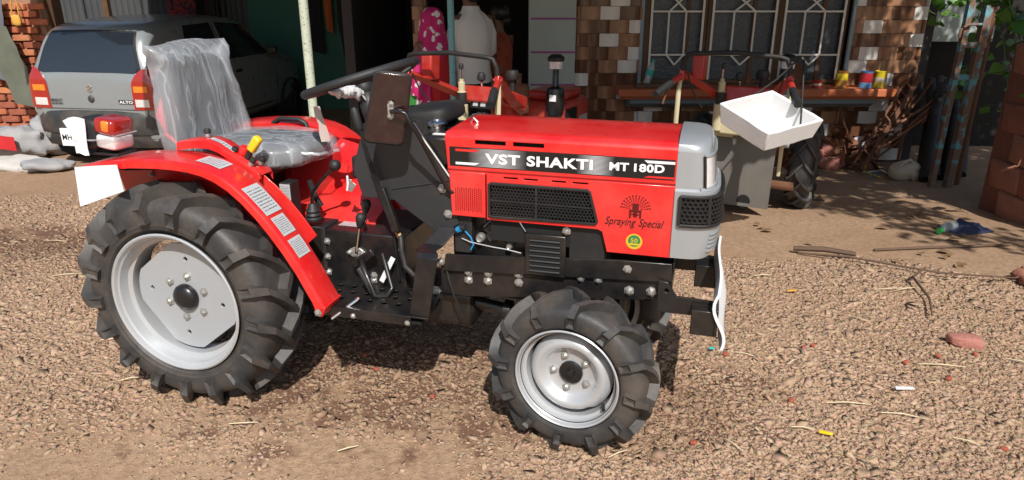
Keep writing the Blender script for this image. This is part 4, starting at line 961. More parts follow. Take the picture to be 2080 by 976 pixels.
BRICK = [mat('brick_%s' % n, c, .85, var=.25, scale=14, bump=.4, bscale=60, dust=.2, dustc=(.42,.30,.22)) for n, c in (('red',(.42,.12,.055)),('orange',(.50,.18,.08)),('dark',(.30,.085,.045)))]
MORTAR = mat('mud_mortar', (.33,.19,.12), .95, var=.2, bump=.5, bscale=40)
BW = thing('brick_wall', 'sunlit red brick wall at the far left with clothes hung on it', 'wall')
MB().span((-7.6,8.25,-.4),(-5.12,8.42,1.9)).build('mortar', MORTAR, BW)
bms = []
for k in range(5):
    mb = rbox(MB(), .105, .05, .034, .21, .10, .068, p=9, n=16, m=6, fold=.05); me = mb.mesh('brick', 50); bms.append(me)
bm3 = [m_.copy() for m_ in bms for _ in (0,1,2)]
for i, m_ in enumerate(bm3): m_.materials.append(BRICK[i % 3])
nb = 0
for r in range(20):
    z = -.36+r*.083; x = -7.55+(r%2)*.115+jit(.02)
    while x < -5.33:
        inst('brick', bm3[rnd.randrange(15)], None, BW, Matrix.Translation((x, 8.185+jit(.008), z+jit(.004))) @ Matrix.Rotation(jit(.03), 4, 'Y')); x += .228; nb += 1

# ------------------------------------------------------------------ painted posts
POLE1 = speckle('flaking_pole_paint', (.50,.55,.44), (.13,.10,.07), 75, .60, .66, .7)
POLE2 = speckle('turquoise_pole_paint', (.16,.36,.38), (.16,.10,.06), 45, .62, .68, .6)
tag(MB().tube([(-1.69,6.0,-.25),(-1.685,6.0,2.45)], .038, 14).build('porch_post', POLE1, None, smooth=60), 'pale post with flaking cream paint standing right of the car', 'post')
tag(MB().tube([(-.475,5.8,-.25),(-.485,5.8,2.5)], .027, 14).build('porch_post', POLE2, None, smooth=60), 'thin turquoise post standing between the two people at the doorway', 'post')

# ------------------------------------------------------------------ parked car (x right, y forward from the rear bumper)
CARP = mat('grey_car_paint', (.29,.325,.345), .3, metal=.3, var=.03, coat=.7, dust=.08, dustc=(.30,.26,.21), dscale=5)
BUMP = mat('grey_black_bumper', (.030,.033,.036), .5, var=.1, dust=.2, dscale=6)
CGLASS = mat('car_glass', (.016,.022,.030), .05, var=.1, rvar=.02, spec=.9, coat=.5)
PLATE = mat('plate_white', (.82,.82,.83), .4, var=.02)
CAR = thing('parked_car', 'small grey hatchback parked tail out under the shed roof', 'car', (-4.26, 7.2, -.31), R(-9))
st = [  # y, half width at sill, belt, roof; z sill, belt(shoulder), roof   (rear to front)
 (.00,.60,.66,.47,.26,.88,.90),(.03,.69,.71,.53,.24,.93,1.00),(.10,.715,.725,.545,.23,.95,1.22),(.20,.72,.735,.555,.22,.955,1.36),(.34,.72,.737,.565,.21,.955,1.42),
 (.8,.72,.737,.58,.20,.94,1.455),(1.4,.72,.737,.585,.20,.93,1.46),(1.9,.72,.737,.58,.20,.925,1.43),(2.25,.72,.735,.565,.20,.92,1.32),(2.6,.72,.73,.56,.20,.91,1.06),(2.75,.715,.725,.60,.20,.905,.95),
 (3.1,.70,.71,.60,.22,.85,.88),(3.35,.66,.67,.55,.24,.76,.79),(3.46,.55,.56,.45,.28,.62,.64)]
rows = []
for y, ws, wb_, wr, zs, zb, zr in st:
    h = [(ws*.92,zs),(ws,zs+.06),(wb_,zs+.30),(wb_+.004,(zs+zb)/2+.1),(wb_,zb-.06),(wb_-.018,zb),(wb_-.018-(wb_-.018-wr)*.5,zb+(zr-zb)*.52),(wr+.01,zr-.05*(zr-zb)-.02),(wr-.05,zr-.004),(wr*.5,zr+.012),(0,zr+.016)]
    rows.append([(a, y, b) for a, b in h]+[(-a, y, b) for a, b in reversed(h[:-1])])
body = MB().grid(rows, True, True, True).build('body', CARP, CAR, smooth=32)
sb = body.modifiers.new('sub', 'SUBSURF'); sb.levels = 1; sb.render_levels = 1
# rear hatch skin: slightly proud panel with the glass
from mathutils.bvhtree import BVHTree
BV = BVHTree.FromObject(body, bpy.context.evaluated_depsgraph_get())
def rear_pt(x, z):
    h = BV.ray_cast(Vector((x, -2, z)), Vector((0,1,0)))[0]; return h.y if h is not None else .25
def skin(poly_fn, nu, nv, off, t=.004):
    return MB().sheet([[(lambda p: (p[0], rear_pt(*p)-off, p[1]))(poly_fn(i/nu, j/nv)) for i in range(nu+1)] for j in range(nv+1)], t)
lerp = lambda a, b, f: a+(b-a)*f
gl_ = lambda u, v: (lerp(-1,1,u)*lerp(.57 if True else 0, .455, v**.9)*(1-.10*max(0,.12-v)/.12), lerp(.955,1.335,v)-.03*(abs(2*u-1)**4)*(v < .2)*0+.012*math.sin(math.pi*u))
hatch = skin(lambda u, v: (lerp(-.60,.60,u)*(1 if v > .3 else .86+.14*v/.3), lerp(.40,.96,v)), 16, 12, .012).build('tailgate', CARP, body, smooth=50)
skin(lambda u, v: (gl_(u,v)[0]*1.04, lerp(.94,1.35,v)+.012*math.sin(math.pi*u)), 16, 8, .009).build('window_seal', BLACKM, body, smooth=50)
gls = skin(gl_, 16, 8, .016).build('rear_window', CGLASS, body, smooth=60)
def tail(s):
    f = lambda u, v, z0, z1: (s*lerp(lerp(.47,.475,v) if v < .55 else .4728+.12*((v-.55)/.45)**2.2, .705 - .02*max(0,v-.7), u), lerp(z0, z1, v))
    tl = skin(lambda u, v: f(u, v, .60, 1.0), 8, 12, .022, .01*s).build('tail_light', LENSR, body, smooth=60)
    for z0, z1, m_, nm in ((.775,.835,LENSO,'turn_signal'),(.63,.705,LENSC,'reverse_light')):
        skin(lambda u, v: (s*lerp(.495,.64,u), lerp(z0,z1,v)), 5, 3, .028, .004*s).build(nm, m_, tl, smooth=60)
tail(1); tail(-1)
bp_ = MB()
rows = []
for z, o in ((.20,.02),(.23,.0),(.30,-.03),(.335,-.03),(.345,-.045),(.40,-.055),(.50,-.055),(.56,-.04),(.585,-.01)):
    rows.append([(x, (o+.10*(abs(x)/.72)**4 if abs(x) < .70 else o+.10+(abs(x)-.70)*0+yy), z) for x, yy in [(-.735,.55),(-.74,.20),(-.72,.05),(-.66,0),(-.5,0),(-.25,0),(0,0),(.25,0),(.5,0),(.66,0),(.72,.05),(.74,.20),(.735,.55)]])
bp2 = MB().sheet(rows, .01).build('rear_bumper', BUMP, CAR, smooth=45)
pt = MB().span((-.37,-.092,.225),(.15,-.066,.405)).build('number_plate', PLATE, bp2, bevel=.003)
put_text('MH·0', .17, .062, lambda a, b: (-.352+a, -.0935, .285+b), DECALK, pt, off=.015)
put_text('MARUTI', .12, .024, lambda a, b: (-.455+a, rear_pt(-.455+a,.672+b)-.0225, .672+b), DECALK, hatch, off=.02)
put_text('SUZUKI', .12, .024, lambda a, b: (-.455+a, rear_pt(-.455+a,.64+b)-.0225, .640+b), DECALK, hatch, off=.02)
MB().span((.30,rear_pt(.4,.67)-.018,.655),(.47,rear_pt(.4,.67)-.012,.697)).build('badge_plate', BUMP, hatch, bevel=.002)
put_text('ALTO', .15, .028, lambda a, b: (.31+a, rear_pt(.4,.67)-.0195, .662+b), DECALW, hatch, off=.02)
# angular S emblem and the lock button
em = [(-.035,.0),(0,-.028),(.035,0),(.012,0),(-.002,-.010),(-.012,-.002),(.035,.035),(.0,.062),(-.035,.034),(-.012,.034),(.001,.044),(.011,.036)]
MB().panel([(a*.95, .785+b*.95) for a, b in em], [], lambda a, b, d: (a, rear_pt(0,b)-.018+d, b), .005).build('emblem', CHROME, hatch)
MB().lathe([(0,-.012),(.018,-.012),(.034,-.006),(.038,.004)], (0, rear_pt(0,.70)-.014, .70), (0,1,0), 20).build('lock_button', BUMP, hatch, smooth=50)
MB().box((.0, rear_pt(0,.60)-.014, .60), (1.02,.004,.005)).build('crease_line', BUMP, hatch)
# side glass, doors, handle, mirror, wheels
def side_pt(s, y, z):
    h = BV.ray_cast(Vector((s*3, y, z)), Vector((-s,0,0)))[0]; return ((h.x if h is not None else s*.6)+s*.006, y, z)
for s in (1, -1):
    for q in ([(.62,.98),(1.33,.97),(1.30,1.385),(.80,1.375)], [(1.42,.97),(2.42,.955),(2.02,1.33),(1.40,1.385)]):
        a, b, c, d = q
        MB().sheet([[side_pt(s, lerp(lerp(a[0],b[0],u), lerp(d[0],c[0],u), v), lerp(lerp(a[1],b[1],u), lerp(d[1],c[1],u), v)) for u in (0,.25,.5,.75,1)] for v in (0,.25,.5,.75,1)], .004*s).build('side_window', CGLASS, body, smooth=60)
    for yy in ([(.60,.30),(.585,.6),(.56,.9)], [(1.37,.28),(1.375,.6),(1.37,.93),(1.35,1.36)], [(2.50,.28),(2.53,.6),(2.50,.90)]):
        MB().tube([side_pt(s, a, b) for a, b in yy], .005, 5).build('door_seam', BACK, body)
    for yy in (1.18, 2.2-.93+.93-.62): MB().box((s*.746, yy+.0, .82), (.02,.13,.035)).build('door_handle', BACK, body, bevel=.008)
    mm = rbox(MB(), s*.80, 2.34, 1.00, .15, .09, .10, p=3).build('side_mirror', BUMP, body, smooth=60)
    MB().span((s*.72,2.36,.955),(s*.78,2.40,.985)).build('mirror_foot', BUMP, mm)
    MB().tube([side_pt(s, a, .34) for a in (.75,1.2,1.8,2.35)], .012, 6).build('sill_trim', BUMP, body)
    for yy in (.56, 2.90):
        MB().lathe([(.31,-.02),(.31,.1)], (s*.66,yy,.27), (s,0,0), 28).build('wheel_arch', BACK, body)
        wh = MB().lathe([(0,.07),(.10,.07),(.15,.06),(.17,.075),(.18,.06),(.18,-.05)], (s*.64,yy,.27), (s,0,0), 28).build('wheel', BUMP, CAR, smooth=40)
        MB().lathe([(.175,-.075),(.22,-.08),(.26,-.075),(.272,-.05),(.274,.03),(.262,.065),(.22,.075),(.175,.07)], (s*.64,yy,.27), (s,0,0), 36).build('tyre', RUBBER, wh, smooth=50)
MB().span((-.62,.15,.10),(.62,3.2,.24)).build('underbody', BACK, CAR)
MB().span((.30,1.15,.5),(.66,1.65,1.15)).build('seat', BACK, CAR, bevel=.05); MB().span((-.66,1.15,.5),(-.30,1.65,1.15)).build('seat', BACK, CAR, bevel=.05)
# ------------------------------------------------------------------ power tillers (x forward, y left, z up, origin on the ground under the wheels)
TRED = mat('tiller_red', (.42,.020,.014), .38, var=.15, scale=6, coat=.2, dust=.3, dscale=6)
TCREAM = mat('tiller_cream', (.52,.47,.30), .5, var=.15, scale=9, dust=.2)
STEEL = mat('worn_steel', (.16,.155,.14), .55, metal=.4, var=.3, scale=5, dust=.35, dustc=(.22,.16,.10), dscale=4)
RUST = mat('rust', (.13,.055,.028), .85, var=.4, scale=14, bump=.3, bscale=60, dust=.3, dustc=(.24,.12,.06))
CANB = mat('muffler_black', (.014,.014,.015), .3, var=.2, coat=.2)
def tiller(label, loc, rotz, guard):
    T = thing('power_tiller', label, 'tiller', loc, rotz, 'power tillers in front of the house'); T.scale = (1.1,1.1,1.1)
    bar = MB().tube([(-.93,.30,.98),(-.94,.30,1.06),(-.945,.28,1.105),(-.95,.24,1.115),(-.95,0,1.13),(-.95,-.24,1.115),(-.945,-.28,1.105),(-.94,-.30,1.06),(-.93,-.30,.98)], .014, 10).build('handlebar', BLACKM, T, smooth=60)
    for s in (1, -1):
        arm = MB().tube([(-.20,s*.07,.70),(-.55,s*.17,.83),(-.86,s*.28,.97),(-.93,s*.30,.995)], [.055,.045,.034,.03], 4, flat=.7).build('handle_arm', TRED, T)
        MB().tube([(-.92,s*.30,.99),(-1.02,s*.335,.955),(-1.04,s*.34,.948)], .019, 10).build('arm_tip', TRED, arm, smooth=50)
        MB().tube([(-1.03,s*.337,.952),(-1.05,s*.345,.945),(-1.17,s*.39,.895)], [.019,.023,.022], 12).build('grip', GRIP, T, smooth=50)
        lv = MB().tube([(-.93,s*.31,.97),(-.95,s*.315,.90),(-.96,s*.315,.66),(-.95,s*.31,.60),(-.94,s*.31,.44)], [.010,.016,.016,.012,.010], 8, flat=.6).build('clutch_lever', TCREAM, T, smooth=50)
        MB().box((-.93,s*.305,.985), (.05,.03,.06), (0,.3,0)).build('lever_pivot', TRED, lv, bevel=.006)
        MB().tube([(-.98,s*.32,.97),(-1.05,s*.36,.90),(-1.08,s*.37,.83)], .006, 6).build('hand_lever', RUST, T)
        MB().tube([(-.94,s*.27,1.0),(-.90,s*.25,.90),(-.80,s*.20,.78)], .005, 6).build('cable', BLACKM, T)
    MB().box((-.80,.235,1.03), (.10,.075,.16), (0,.1,0)).build('tool_box', TRED, T, bevel=.012)
    gp = MB().box((-.42,0,.80), (.34,.30,.10), (0,.30,0)).build('gear_panel', TRED, T, bevel=.012)
    MB().box((-.57,0,.795), (.012,.19,.075), (0,.30,0)).build('gear_chart', DECALK, gp, bevel=.003)
    for k in range(3): MB().box((-.578,-.055+.055*k,.797), (.003,.035,.05), (0,.30,0)).build('gear_mark', DECALG, gp)
    gl = MB().tube([(-.50,.045,.80),(-.52,.045,.93)], .007, 8).build('gear_lever', CHROME, T)
    MB().lathe([(.01,-.03),(.026,-.02),(.028,.0),(.02,.022),(0,.026)], (-.52,.045,.95), (0,0,1), 12).build('lever_knob', GRIP, gl, smooth=50)
    MB().lathe([(.018,0),(.018,.07),(.04,.075),(.046,.10),(.036,.13),(0,.135)], (-.30,-.06,.84), (0,0,1), 16).build('filler_cap', BLACKM, T, smooth=40)
    st_ = MB().lathe([(.038,0),(.038,.16),(.030,.165),(.030,.24),(.022,.245),(.022,.30),(.014,.305),(.014,.32),(0,.32)], (-.62,.13,.62), (0,0,1), 16).build('lift_cylinder', TCREAM, T, smooth=40)
    MB().lathe([(.0305,.165),(.0315,.17),(.0315,.235),(.0305,.24)], (-.62,.13,.62), (0,0,1), 16).build('cylinder_collar', BLACKM, st_, smooth=40)
    MB().tube([(-.62,.13,.93),(-.62,.13,1.01)], .006, 8).build('cylinder_rod', CHROME, st_); MB().lathe([(.012,0),(.016,.02),(.010,.035),(0,.037)], (-.62,.13,1.0), (0,0,1), 10).build('rod_knob', GRIP, st_, smooth=50)
    MB().box((-.60,.05,.64), (.10,.14,.09)).build('bracket_casting', TCREAM, T, bevel=.015)
    MB().tube([(-.30,0,.42),(-.30,0,.78)], .09, 12).build('gearbox_neck', TRED, T, smooth=50)
    MB().span((-.40,-.13,.26),(.30,.13,.58)).build('gearbox', STEEL, T, bevel=.03)
    en = MB().span((.22,-.19,.36),(.74,.19,.69)).build('engine', TRED, T, bevel=.04)
    MB().span((.26,-.195,.44),(.48,-.188,.64)).build('flywheel_guard', BACK, en, bevel=.01)
    MB().span((.54,-.195,.46),(.68,-.188,.56)).build('maker_plate', DECALG, en)
    MB().span((.28,-.15,.685),(.68,.15,.76)).build('fuel_tank', TRED, en, bevel=.03)
    MB().span((.15,-.24,.44),(.26,.22,.56)).build('belt_cover', TCREAM, en, bevel=.02)
    ac = MB().lathe([(.0,.0),(.055,.01),(.066,.05),(.066,.17),(.058,.20),(.03,.21),(.022,.22),(.022,.34),(.028,.345)], (.20,-.14,.60), (0,0,1), 20).build('air_cleaner', CANB, T, smooth=40)
    MB().lathe([(.028,0),(.05,.0),(.052,.05),(.054,.055)], (.20,-.14,.94), (0,0,1), 20).build('clear_bowl', LENSC, ac, smooth=40)
    MB().lathe([(.058,.05),(.060,.075),(.035,.095),(0,.097)], (.20,-.14,.94), (0,0,1), 20).build('bowl_cap', BLACKM, ac, smooth=40)
    MB().box((.135,-.15,.74), (.004,.05,.045)).build('cleaner_label', DECALW, ac)
    sx = MB().lathe([(0,0),(.07,.01),(.075,.03),(.075,.19),(.06,.205),(.02,.21),(.02,.27),(.026,.28)], (.10,.10,.62), (0,0,1), 18).build('exhaust_silencer', RUST, T, smooth=40)
    for s in (1, -1):
        wy = s*.36
        wh = MB().lathe([(0,.02),(.07,.02),(.10,.0),(.16,.02),(.175,.045),(.18,.045),(.18,-.05)], (0,wy,.31), (0,s,0), 30).build('wheel', TCREAM, T, smooth=40)
        ty = tyre_mesh(.31, .15, .175, 14, .028, .032, R(26), 1).build('tyre', RUBBER, wh, smooth=38); ty.location = (0,wy,.31)
        MB().tube([(0,s*.12,.31),(0,wy,.31)], .035, 10).build('half_axle', RUST, T)
        MB().box((-.10,s*.27,.34), (.16,.05,.10), (0,.3,0)).build('side_casting', RUST if s < 0 else STEEL, T, bevel=.012)
    if guard:
        g = MB().sheet([[(-.43-.03*math.sin(3*f)-.07*(1-f)**2, y, .10+.46*f-(.0 if abs(y) < .3 else .01)) for y in (-.22,-.08,.06,.2,.34,.48)] for f in (0,.2,.4,.6,.8,1)], .004).build('rotary_guard', STEEL, T, smooth=50)
        MB().box((-.455,.27,.572), (.05,.42,.045)).build('guard_bracket', TCREAM, g, bevel=.004)
        MB().lathe([(.0,-.002),(.045,-.002)], (-.504,-.06,.135), (-1,0,0), 16).build('guard_notch', BACK, g)
        for y in (.36,.22,.06): bolt(g, (-.482,y,.572), (-1,0,0), 1.1)
        MB().tube([(-.30,-.34,.22),(-.30,.34,.22)], .03, 10).build('rotor_shaft', RUST, T)
    else:
        MB().span((-.5,-.3,.12),(-.15,.3,.40)).build('rotary_guard', STEEL, T, bevel=.03)
    return T
tiller('red power tiller behind the tractor hood with black air cleaner', (.10, 5.45, gz(5.45)), R(62), False)
tiller('red power tiller below the window with a white tray hung on its handle', (1.90, 5.48, gz(5.48)), R(62), True)
# white foam tray hung from the right handle
def tray():
    A, B, C, D = Vector((1.27,4.34,.800)), Vector((1.63,4.46,.86)), Vector((1.92,4.32,.70)), Vector((1.535,4.17,.635))
    nn = (C-A).cross(B-D).normalized()
    if nn.z < 0: nn = -nn
    q0 = Vector((0,0,1.477)); A, B, C, D = [q0+(p-q0)*.955 for p in (A,B,C,D)]
    dn = Vector((0,.05,-.125)); mb = MB()
    top = [A,B,C,D]; c = (A+B+C+D)/4
    sub = lambda P, n=5: [P[i].lerp(P[(i+1)%4], k/n) for i in range(4) for k in range(n)]
    outer_t = sub(top); inner_t = [c+(p-c)*.91 for p in outer_t]; outer_b = [c+(p-c)*.90+dn+Vector((jit(.003),jit(.003),jit(.003))) for p in outer_t]; inner_b = [c+(p-c)*.80+dn*.90 for p in outer_t]
    outer_t = [p+Vector((0,0,jit(.004))) for p in outer_t]
    mb.grid([outer_b, outer_t, inner_t, inner_b], True); k = len(outer_t); mb.f.append(tuple(range(k))); mb.f.append(tuple(3*k+i for i in range(k)))
    o = mb.build('foam_tray', WHITE, None, bevel=.006)
    return tag(o, 'white foam packing tray hanging from the handle of the right tiller', 'tray')
tr = tray()
for p, q in (((1.76,4.40,1.07),(1.41,4.21,.845)), ((1.77,4.38,1.05),(1.68,4.08,.70))):
    MB().tube([p, [(p[i]+q[i])/2+(0,-.01,-.015)[i] for i in range(3)], q], .006, 6).build('strap', BLACKM, tr)

# ------------------------------------------------------------------ people
SKIN = mat('brown_skin', (.16,.075,.045), .55, var=.1); HAIR = mat('black_hair', (.008,.007,.007), .45, bump=.3, bscale=90)
SHIRT = mat('white_shirt', (.66,.64,.60), .8, var=.05, bump=.25, bscale=14); TROUS = mat('dark_trousers', (.018,.018,.022), .8, var=.2)
def flower(name, base, spot, scale, lo, hi): return speckle(name, base, spot, scale, hi, lo, .8, 'voronoi')
PINK = flower('pink_scarf_print', (.50,.012,.13), (.72,.66,.66), 12, .30, .35)
GREENF = flower('green_floral_print', (.035,.20,.035), (.42,.05,.06), 17, .22, .30); REDC = mat('red_cloth', (.42,.008,.012), .8, var=.12, bump=.2, bscale=10); ORC = flower('orange_sari_print', (.26,.045,.015), (.10,.015,.01), 16, .2, .3)
def loft(rings, n=28, fold=0, seed=0, capa=False, capb=False):
    rows = []
    for c, rx, ry, rz in rings:
        M = Matrix.Rotation(rz, 3, 'Z'); r = []
        for k in range(n):
            a = 2*math.pi*k/n; f = 1+fold*noise.noise(Vector((math.cos(a)*3.2+seed, math.sin(a)*3.2, c[2]*3.0)))
            r.append(Vector(c)+M @ Vector((rx*f*math.cos(a), ry*f*math.sin(a), 0)))
        rows.append(r)
    return MB().grid(rows, True, capa, capb)
def skinned(name, V, E, rad, m, parent, root=0):
    me = bpy.data.meshes.new(name); me.from_pydata(V, E, []); o = bpy.data.objects.new(name, me); col.objects.link(o); o.parent = parent
    md = o.modifiers.new('skin', 'SKIN'); md.use_smooth_shade = True
    if not me.skin_vertices: me.attributes  # layer is created with the modifier
    for i, r in enumerate(rad): me.skin_vertices[0].data[i].radius = (r, r) if not isinstance(r, tuple) else r
    me.skin_vertices[0].data[root].use_root = True
    s_ = o.modifiers.new('sub', 'SUBSURF'); s_.levels = 1; s_.render_levels = 2; me.materials.append(m); return o
def body_mesh(parent, h, arms):
    """one continuous figure, x right, y forward (facing +y); arms = [(elbow, wrist)] for left and right"""
    k = h/1.70; V = [(0,0,.95),(0,-.01,1.15),(0,-.01,1.36),(0,0,1.46),(0,.01,1.53),(0,.02,1.62)]; rad = [.13,.12,(.15,.10),.055,.065,.085]
    E = [(0,1),(1,2),(2,3),(3,4),(4,5)]
    def add(p, r, a): V.append(p); rad.append(r); E.append((a, len(V)-1)); return len(V)-1
    for s in (-1, 1):
        i = add((s*.09,0,.86), .085, 0); i = add((s*.095,.015,.48), .058, i); i = add((s*.095,-.02,.09), .036, i); i = add((s*.10,.05,.035), .036, i); add((s*.11,.15,.03), .028, i)
    for s, (el, wr) in zip((-1, 1), arms):
        i = add((s*.17,-.01,1.385), .055, 2); i = add(el, .04, i); i = add(wr, .027, i)
        d = (Vector(wr)-Vector(el)).normalized(); sd = d.cross(Vector((1,0,.2))).normalized(); pm = Vector(wr)+d*.06; j = add(tuple(pm), (.034,.018), i)
        for q, ln in ((-.026,.062),(-.009,.075),(.009,.070),(.026,.055)):
            t = add(tuple(pm+sd*q+d*.035), .009, j); add(tuple(pm+sd*q+d*(.035+ln*.7)+Vector((0,.012,-.004))), .007, t)
        t = add(tuple(pm+sd*-.04-d*.005), .010, j); add(tuple(pm+sd*-.055+d*.03), .008, t)
    o = skinned('body', [(x*k,y*k,z*k) for x,y,z in V], E, [r*k if not isinstance(r,tuple) else (r[0]*k,r[1]*k) for r in rad], SKIN, parent)
    # face details
    for s in (-1,1):
        MB().ball((s*.032*k,.098*k,1.625*k), (.013*k,.008*k,.009*k), 10, 6).build('eye', DECALW, o, smooth=60); MB().ball((s*.088*k,.015*k,1.61*k), (.012*k,.02*k,.03*k), 10, 6).build('ear', SKIN, o, smooth=60)
    MB().ball((0,.108*k,1.595*k), (.014*k,.016*k,.024*k), 10, 6).build('nose', SKIN, o, smooth=60); MB().ball((0,.096*k,1.555*k), (.024*k,.01*k,.007*k), 10, 6).build('mouth', mat('lips', (.14,.04,.035), .5), o, smooth=60)
    return o
# man seen from behind in a white shirt
PM = thing('person', 'man in a loose white shirt and dark trousers seen from behind at the doorway', 'person', (-.37,6.60,gz(6.6)), R(34), 'people by the doorway'); PM.scale = (1.035,1.035,1.035)
body_mesh(PM, 1.70, [((-.23,.02,1.12),(-.17,.22,1.03)), ((.23,.02,1.12),(.17,.22,1.03))])
sh = loft([((0,.0,.86),.178,.145,0),((0,0,.95),.178,.14,0),((0,-.01,1.10),.172,.135,0),((0,-.02,1.24),.186,.135,0),((0,-.02,1.33),.193,.12,0),((0,-.015,1.39),.170,.10,0),((0,-.01,1.44),.115,.08,0),((0,0,1.47),.078,.068,0),((0,.0,1.505),.066,.064,0)], n=44, fold=.15, seed=2).build('shirt', SHIRT, PM, smooth=70)
for s in (-1, 1): MB().tube([(s*.10,-.015,1.375),(s*.15,-.015,1.355),(s*.188,-.01,1.27),(s*.205,.01,1.12),(s*.195,.07,1.085),(s*.175,.17,1.05)], [.045,.060,.060,.056,.054,.048], 16).build('sleeve', SHIRT, sh, smooth=70)
tp = loft([((0,0,.80),.15,.12,0),((0,0,.92),.165,.125,0),((0,0,.98),.16,.12,0)]).build('trousers', TROUS, PM, smooth=70)
for s in (-1, 1): loft([((s*.095,-.01,.07),.06,.065,0),((s*.095,0,.48),.075,.08,0),((s*.088,0,.85),.095,.11,0)], 18, .06, s).build('trouser_leg', TROUS, tp, smooth=70)
hr = MB().ball((0,-.012,1.66), (.092,.108,.088), 18, 12).build('hair', HAIR, PM, smooth=70); MB().ball((0,-.045,1.60), (.078,.06,.07), 14, 8).build('hair_nape', HAIR, hr, smooth=70)
# woman with a pink scarf
PW = thing('person', 'woman with a pink and white spotted scarf over her head beside the turquoise post', 'person', (-.70,6.42,gz(6.42)), R(40), 'people by the doorway')
body_mesh(PW, 1.50, [((-.2,.08,1.10),(-.08,.26,1.10)), ((.2,.08,1.10),(.08,.26,1.10))])
def WP(s_, d, z): return (.77*s_-.64*d, -.64*s_-.77*d, z)
loft([(WP(-.06,0,.04),.235,.20,0),(WP(-.06,0,.45),.20,.175,0),(WP(-.06,0,.75),.175,.155,0),(WP(-.05,0,.95),.16,.13,0),(WP(-.03,0,1.15),.155,.12,0),(WP(0,0,1.25),.10,.09,0)], 32, .12, 5).build('dress', GREENF, PW, smooth=70)
loft([(WP(.05,.05,.05),.215,.185,0),(WP(.05,.05,.45),.19,.17,0),(WP(.045,.045,.75),.172,.155,0),(WP(.04,.04,.98),.165,.14,0),(WP(.03,.02,1.12),.14,.12,0),(WP(.0,.0,1.2),.09,.09,0)], 40, .14, 12).build('red_drape', REDC, PW, smooth=70)
loft([(WP(-.05,.03,.80),.165,.14,0),(WP(-.045,.035,.90),.178,.15,0),(WP(-.03,.03,1.02),.186,.15,0),(WP(-.015,.02,1.12),.182,.14,0),(WP(0,.01,1.20),.155,.125,0),(WP(0,0,1.26),.130,.118,0),((0,.005,1.32),.112,.116,0),((0,.008,1.37),.104,.12,0),((0,.005,1.42),.098,.115,0),((0,0,1.49),.085,.10,0),((0,-.005,1.53),.05,.06,0),((0,-.005,1.54),.003,.003,0)], 40, .13, 8).build('head_scarf', PINK, PW, smooth=70)
MB().sheet([[Vector(WP(-.13+.13*f-.02*g+.012*math.sin(9*g+4*f), .20+.02*math.sin(6*f+3*g)+.02*g, .95-.62*g)) for f in (0,.25,.5,.75,1)] for g in (0,.2,.4,.6,.8,1.0)], .006).build('scarf_end', PINK, PW, smooth=70)
# third figure just inside the door
PO = thing('person', 'person in a dark orange printed sari standing inside the dark doorway', 'person', (-.13,7.02,gz(7.02)), R(60), 'people by the doorway')
body_mesh(PO, 1.56, [((-.22,.02,1.12),(-.22,.06,.88)), ((.22,.02,1.12),(.22,.06,.88))])
loft([((0,0,.04),.22,.19,0),((0,0,.5),.19,.165,0),((0,0,.85),.165,.14,0),((0,0,1.0),.15,.12,0),((0,0,1.18),.165,.125,0),((0,0,1.29),.13,.09,0),((0,0,1.34),.06,.06,0)], 30, .12, 15).build('sari', ORC, PO, smooth=70)
h2 = MB().ball((0,-.012,1.52), (.085,.1,.082), 18, 12).build('hair', HAIR, PO, smooth=70); MB().ball((0,-.09,1.45), (.04,.04,.04), 12, 8).build('hair_bun', HAIR, h2, smooth=70)
# ------------------------------------------------------------------ things on the sill
SZ = .5005
def lathe_thing(name, label, cat, prof, loc, m, tilt=0, n=24, group=None):
    o = MB().lathe(prof, (0,0,0), (0,0,1), n).build(name, m, None, smooth=40); o.location = loc; o.rotation_euler = (0,tilt,0); return tag(o, label, cat, group)
def can(label, loc, r, h, m, band, bandm, rust=RUST):
    o = lathe_thing('tin_can', label, 'can', [(0,0),(r,0),(r*1.03,.004),(r,.008),(r,h-.008),(r*1.04,h-.004),(r*1.02,h),(r*.9,h),(r*.9,h-.02),(0,h-.02)], loc, m, group='cans on the window sill')
    MB().lathe([(r*1.006,h*band[0]),(r*1.008,h*band[0]+.001),(r*1.008,h*band[1]),(r*1.006,h*band[1]+.001)], (0,0,0), (0,0,1), 24).build('can_label', bandm, o, smooth=40); return o
CR = mat('can_red', (.40,.02,.03), .35); CB = mat('can_blue', (.12,.26,.50), .35, var=.6, scale=14); CY = mat('can_yellow', (.72,.55,.03), .35, var=.2, scale=20); CW = mat('can_cream', (.55,.5,.4), .4, var=.3, scale=20); CO = mat('can_orange', (.45,.2,.03), .45, var=.5, scale=25)
can('red and blue paint tin on the right end of the window sill', (3.56,7.20,SZ), .062, .165, CB, (.35,.9), CR)
can('yellow tin beside the red and blue tin on the sill', (3.71,7.22,SZ), .056, .165, CY, (.35,.62), CW)
can('rusty yellow-brown tin standing in front of the right window jamb', (3.34,7.26,SZ), .056, .16, CO, (.45,.85), CY)
can('small red tin cup lying among the tins on the sill', (3.08,7.22,SZ), .042, .075, CR, (.3,.6), CW)
PET = mat('bottle_plastic', (.62,.72,.72), .1, alpha=.4, var=.05, spec=.8); TEAL = mat('bottle_label_teal', (.05,.45,.38), .4, var=.3, scale=30)
bt = lathe_thing('plastic_bottle', 'clear plastic bottle with a green label leaning at the left end of the sill', 'bottle', [(0,0),(.034,.002),(.037,.02),(.034,.05),(.037,.06),(.034,.075),(.037,.085),(.037,.16),(.030,.19),(.015,.225),(.014,.24),(0,.24)], (1.36,7.24,SZ+.03), PET, R(14))
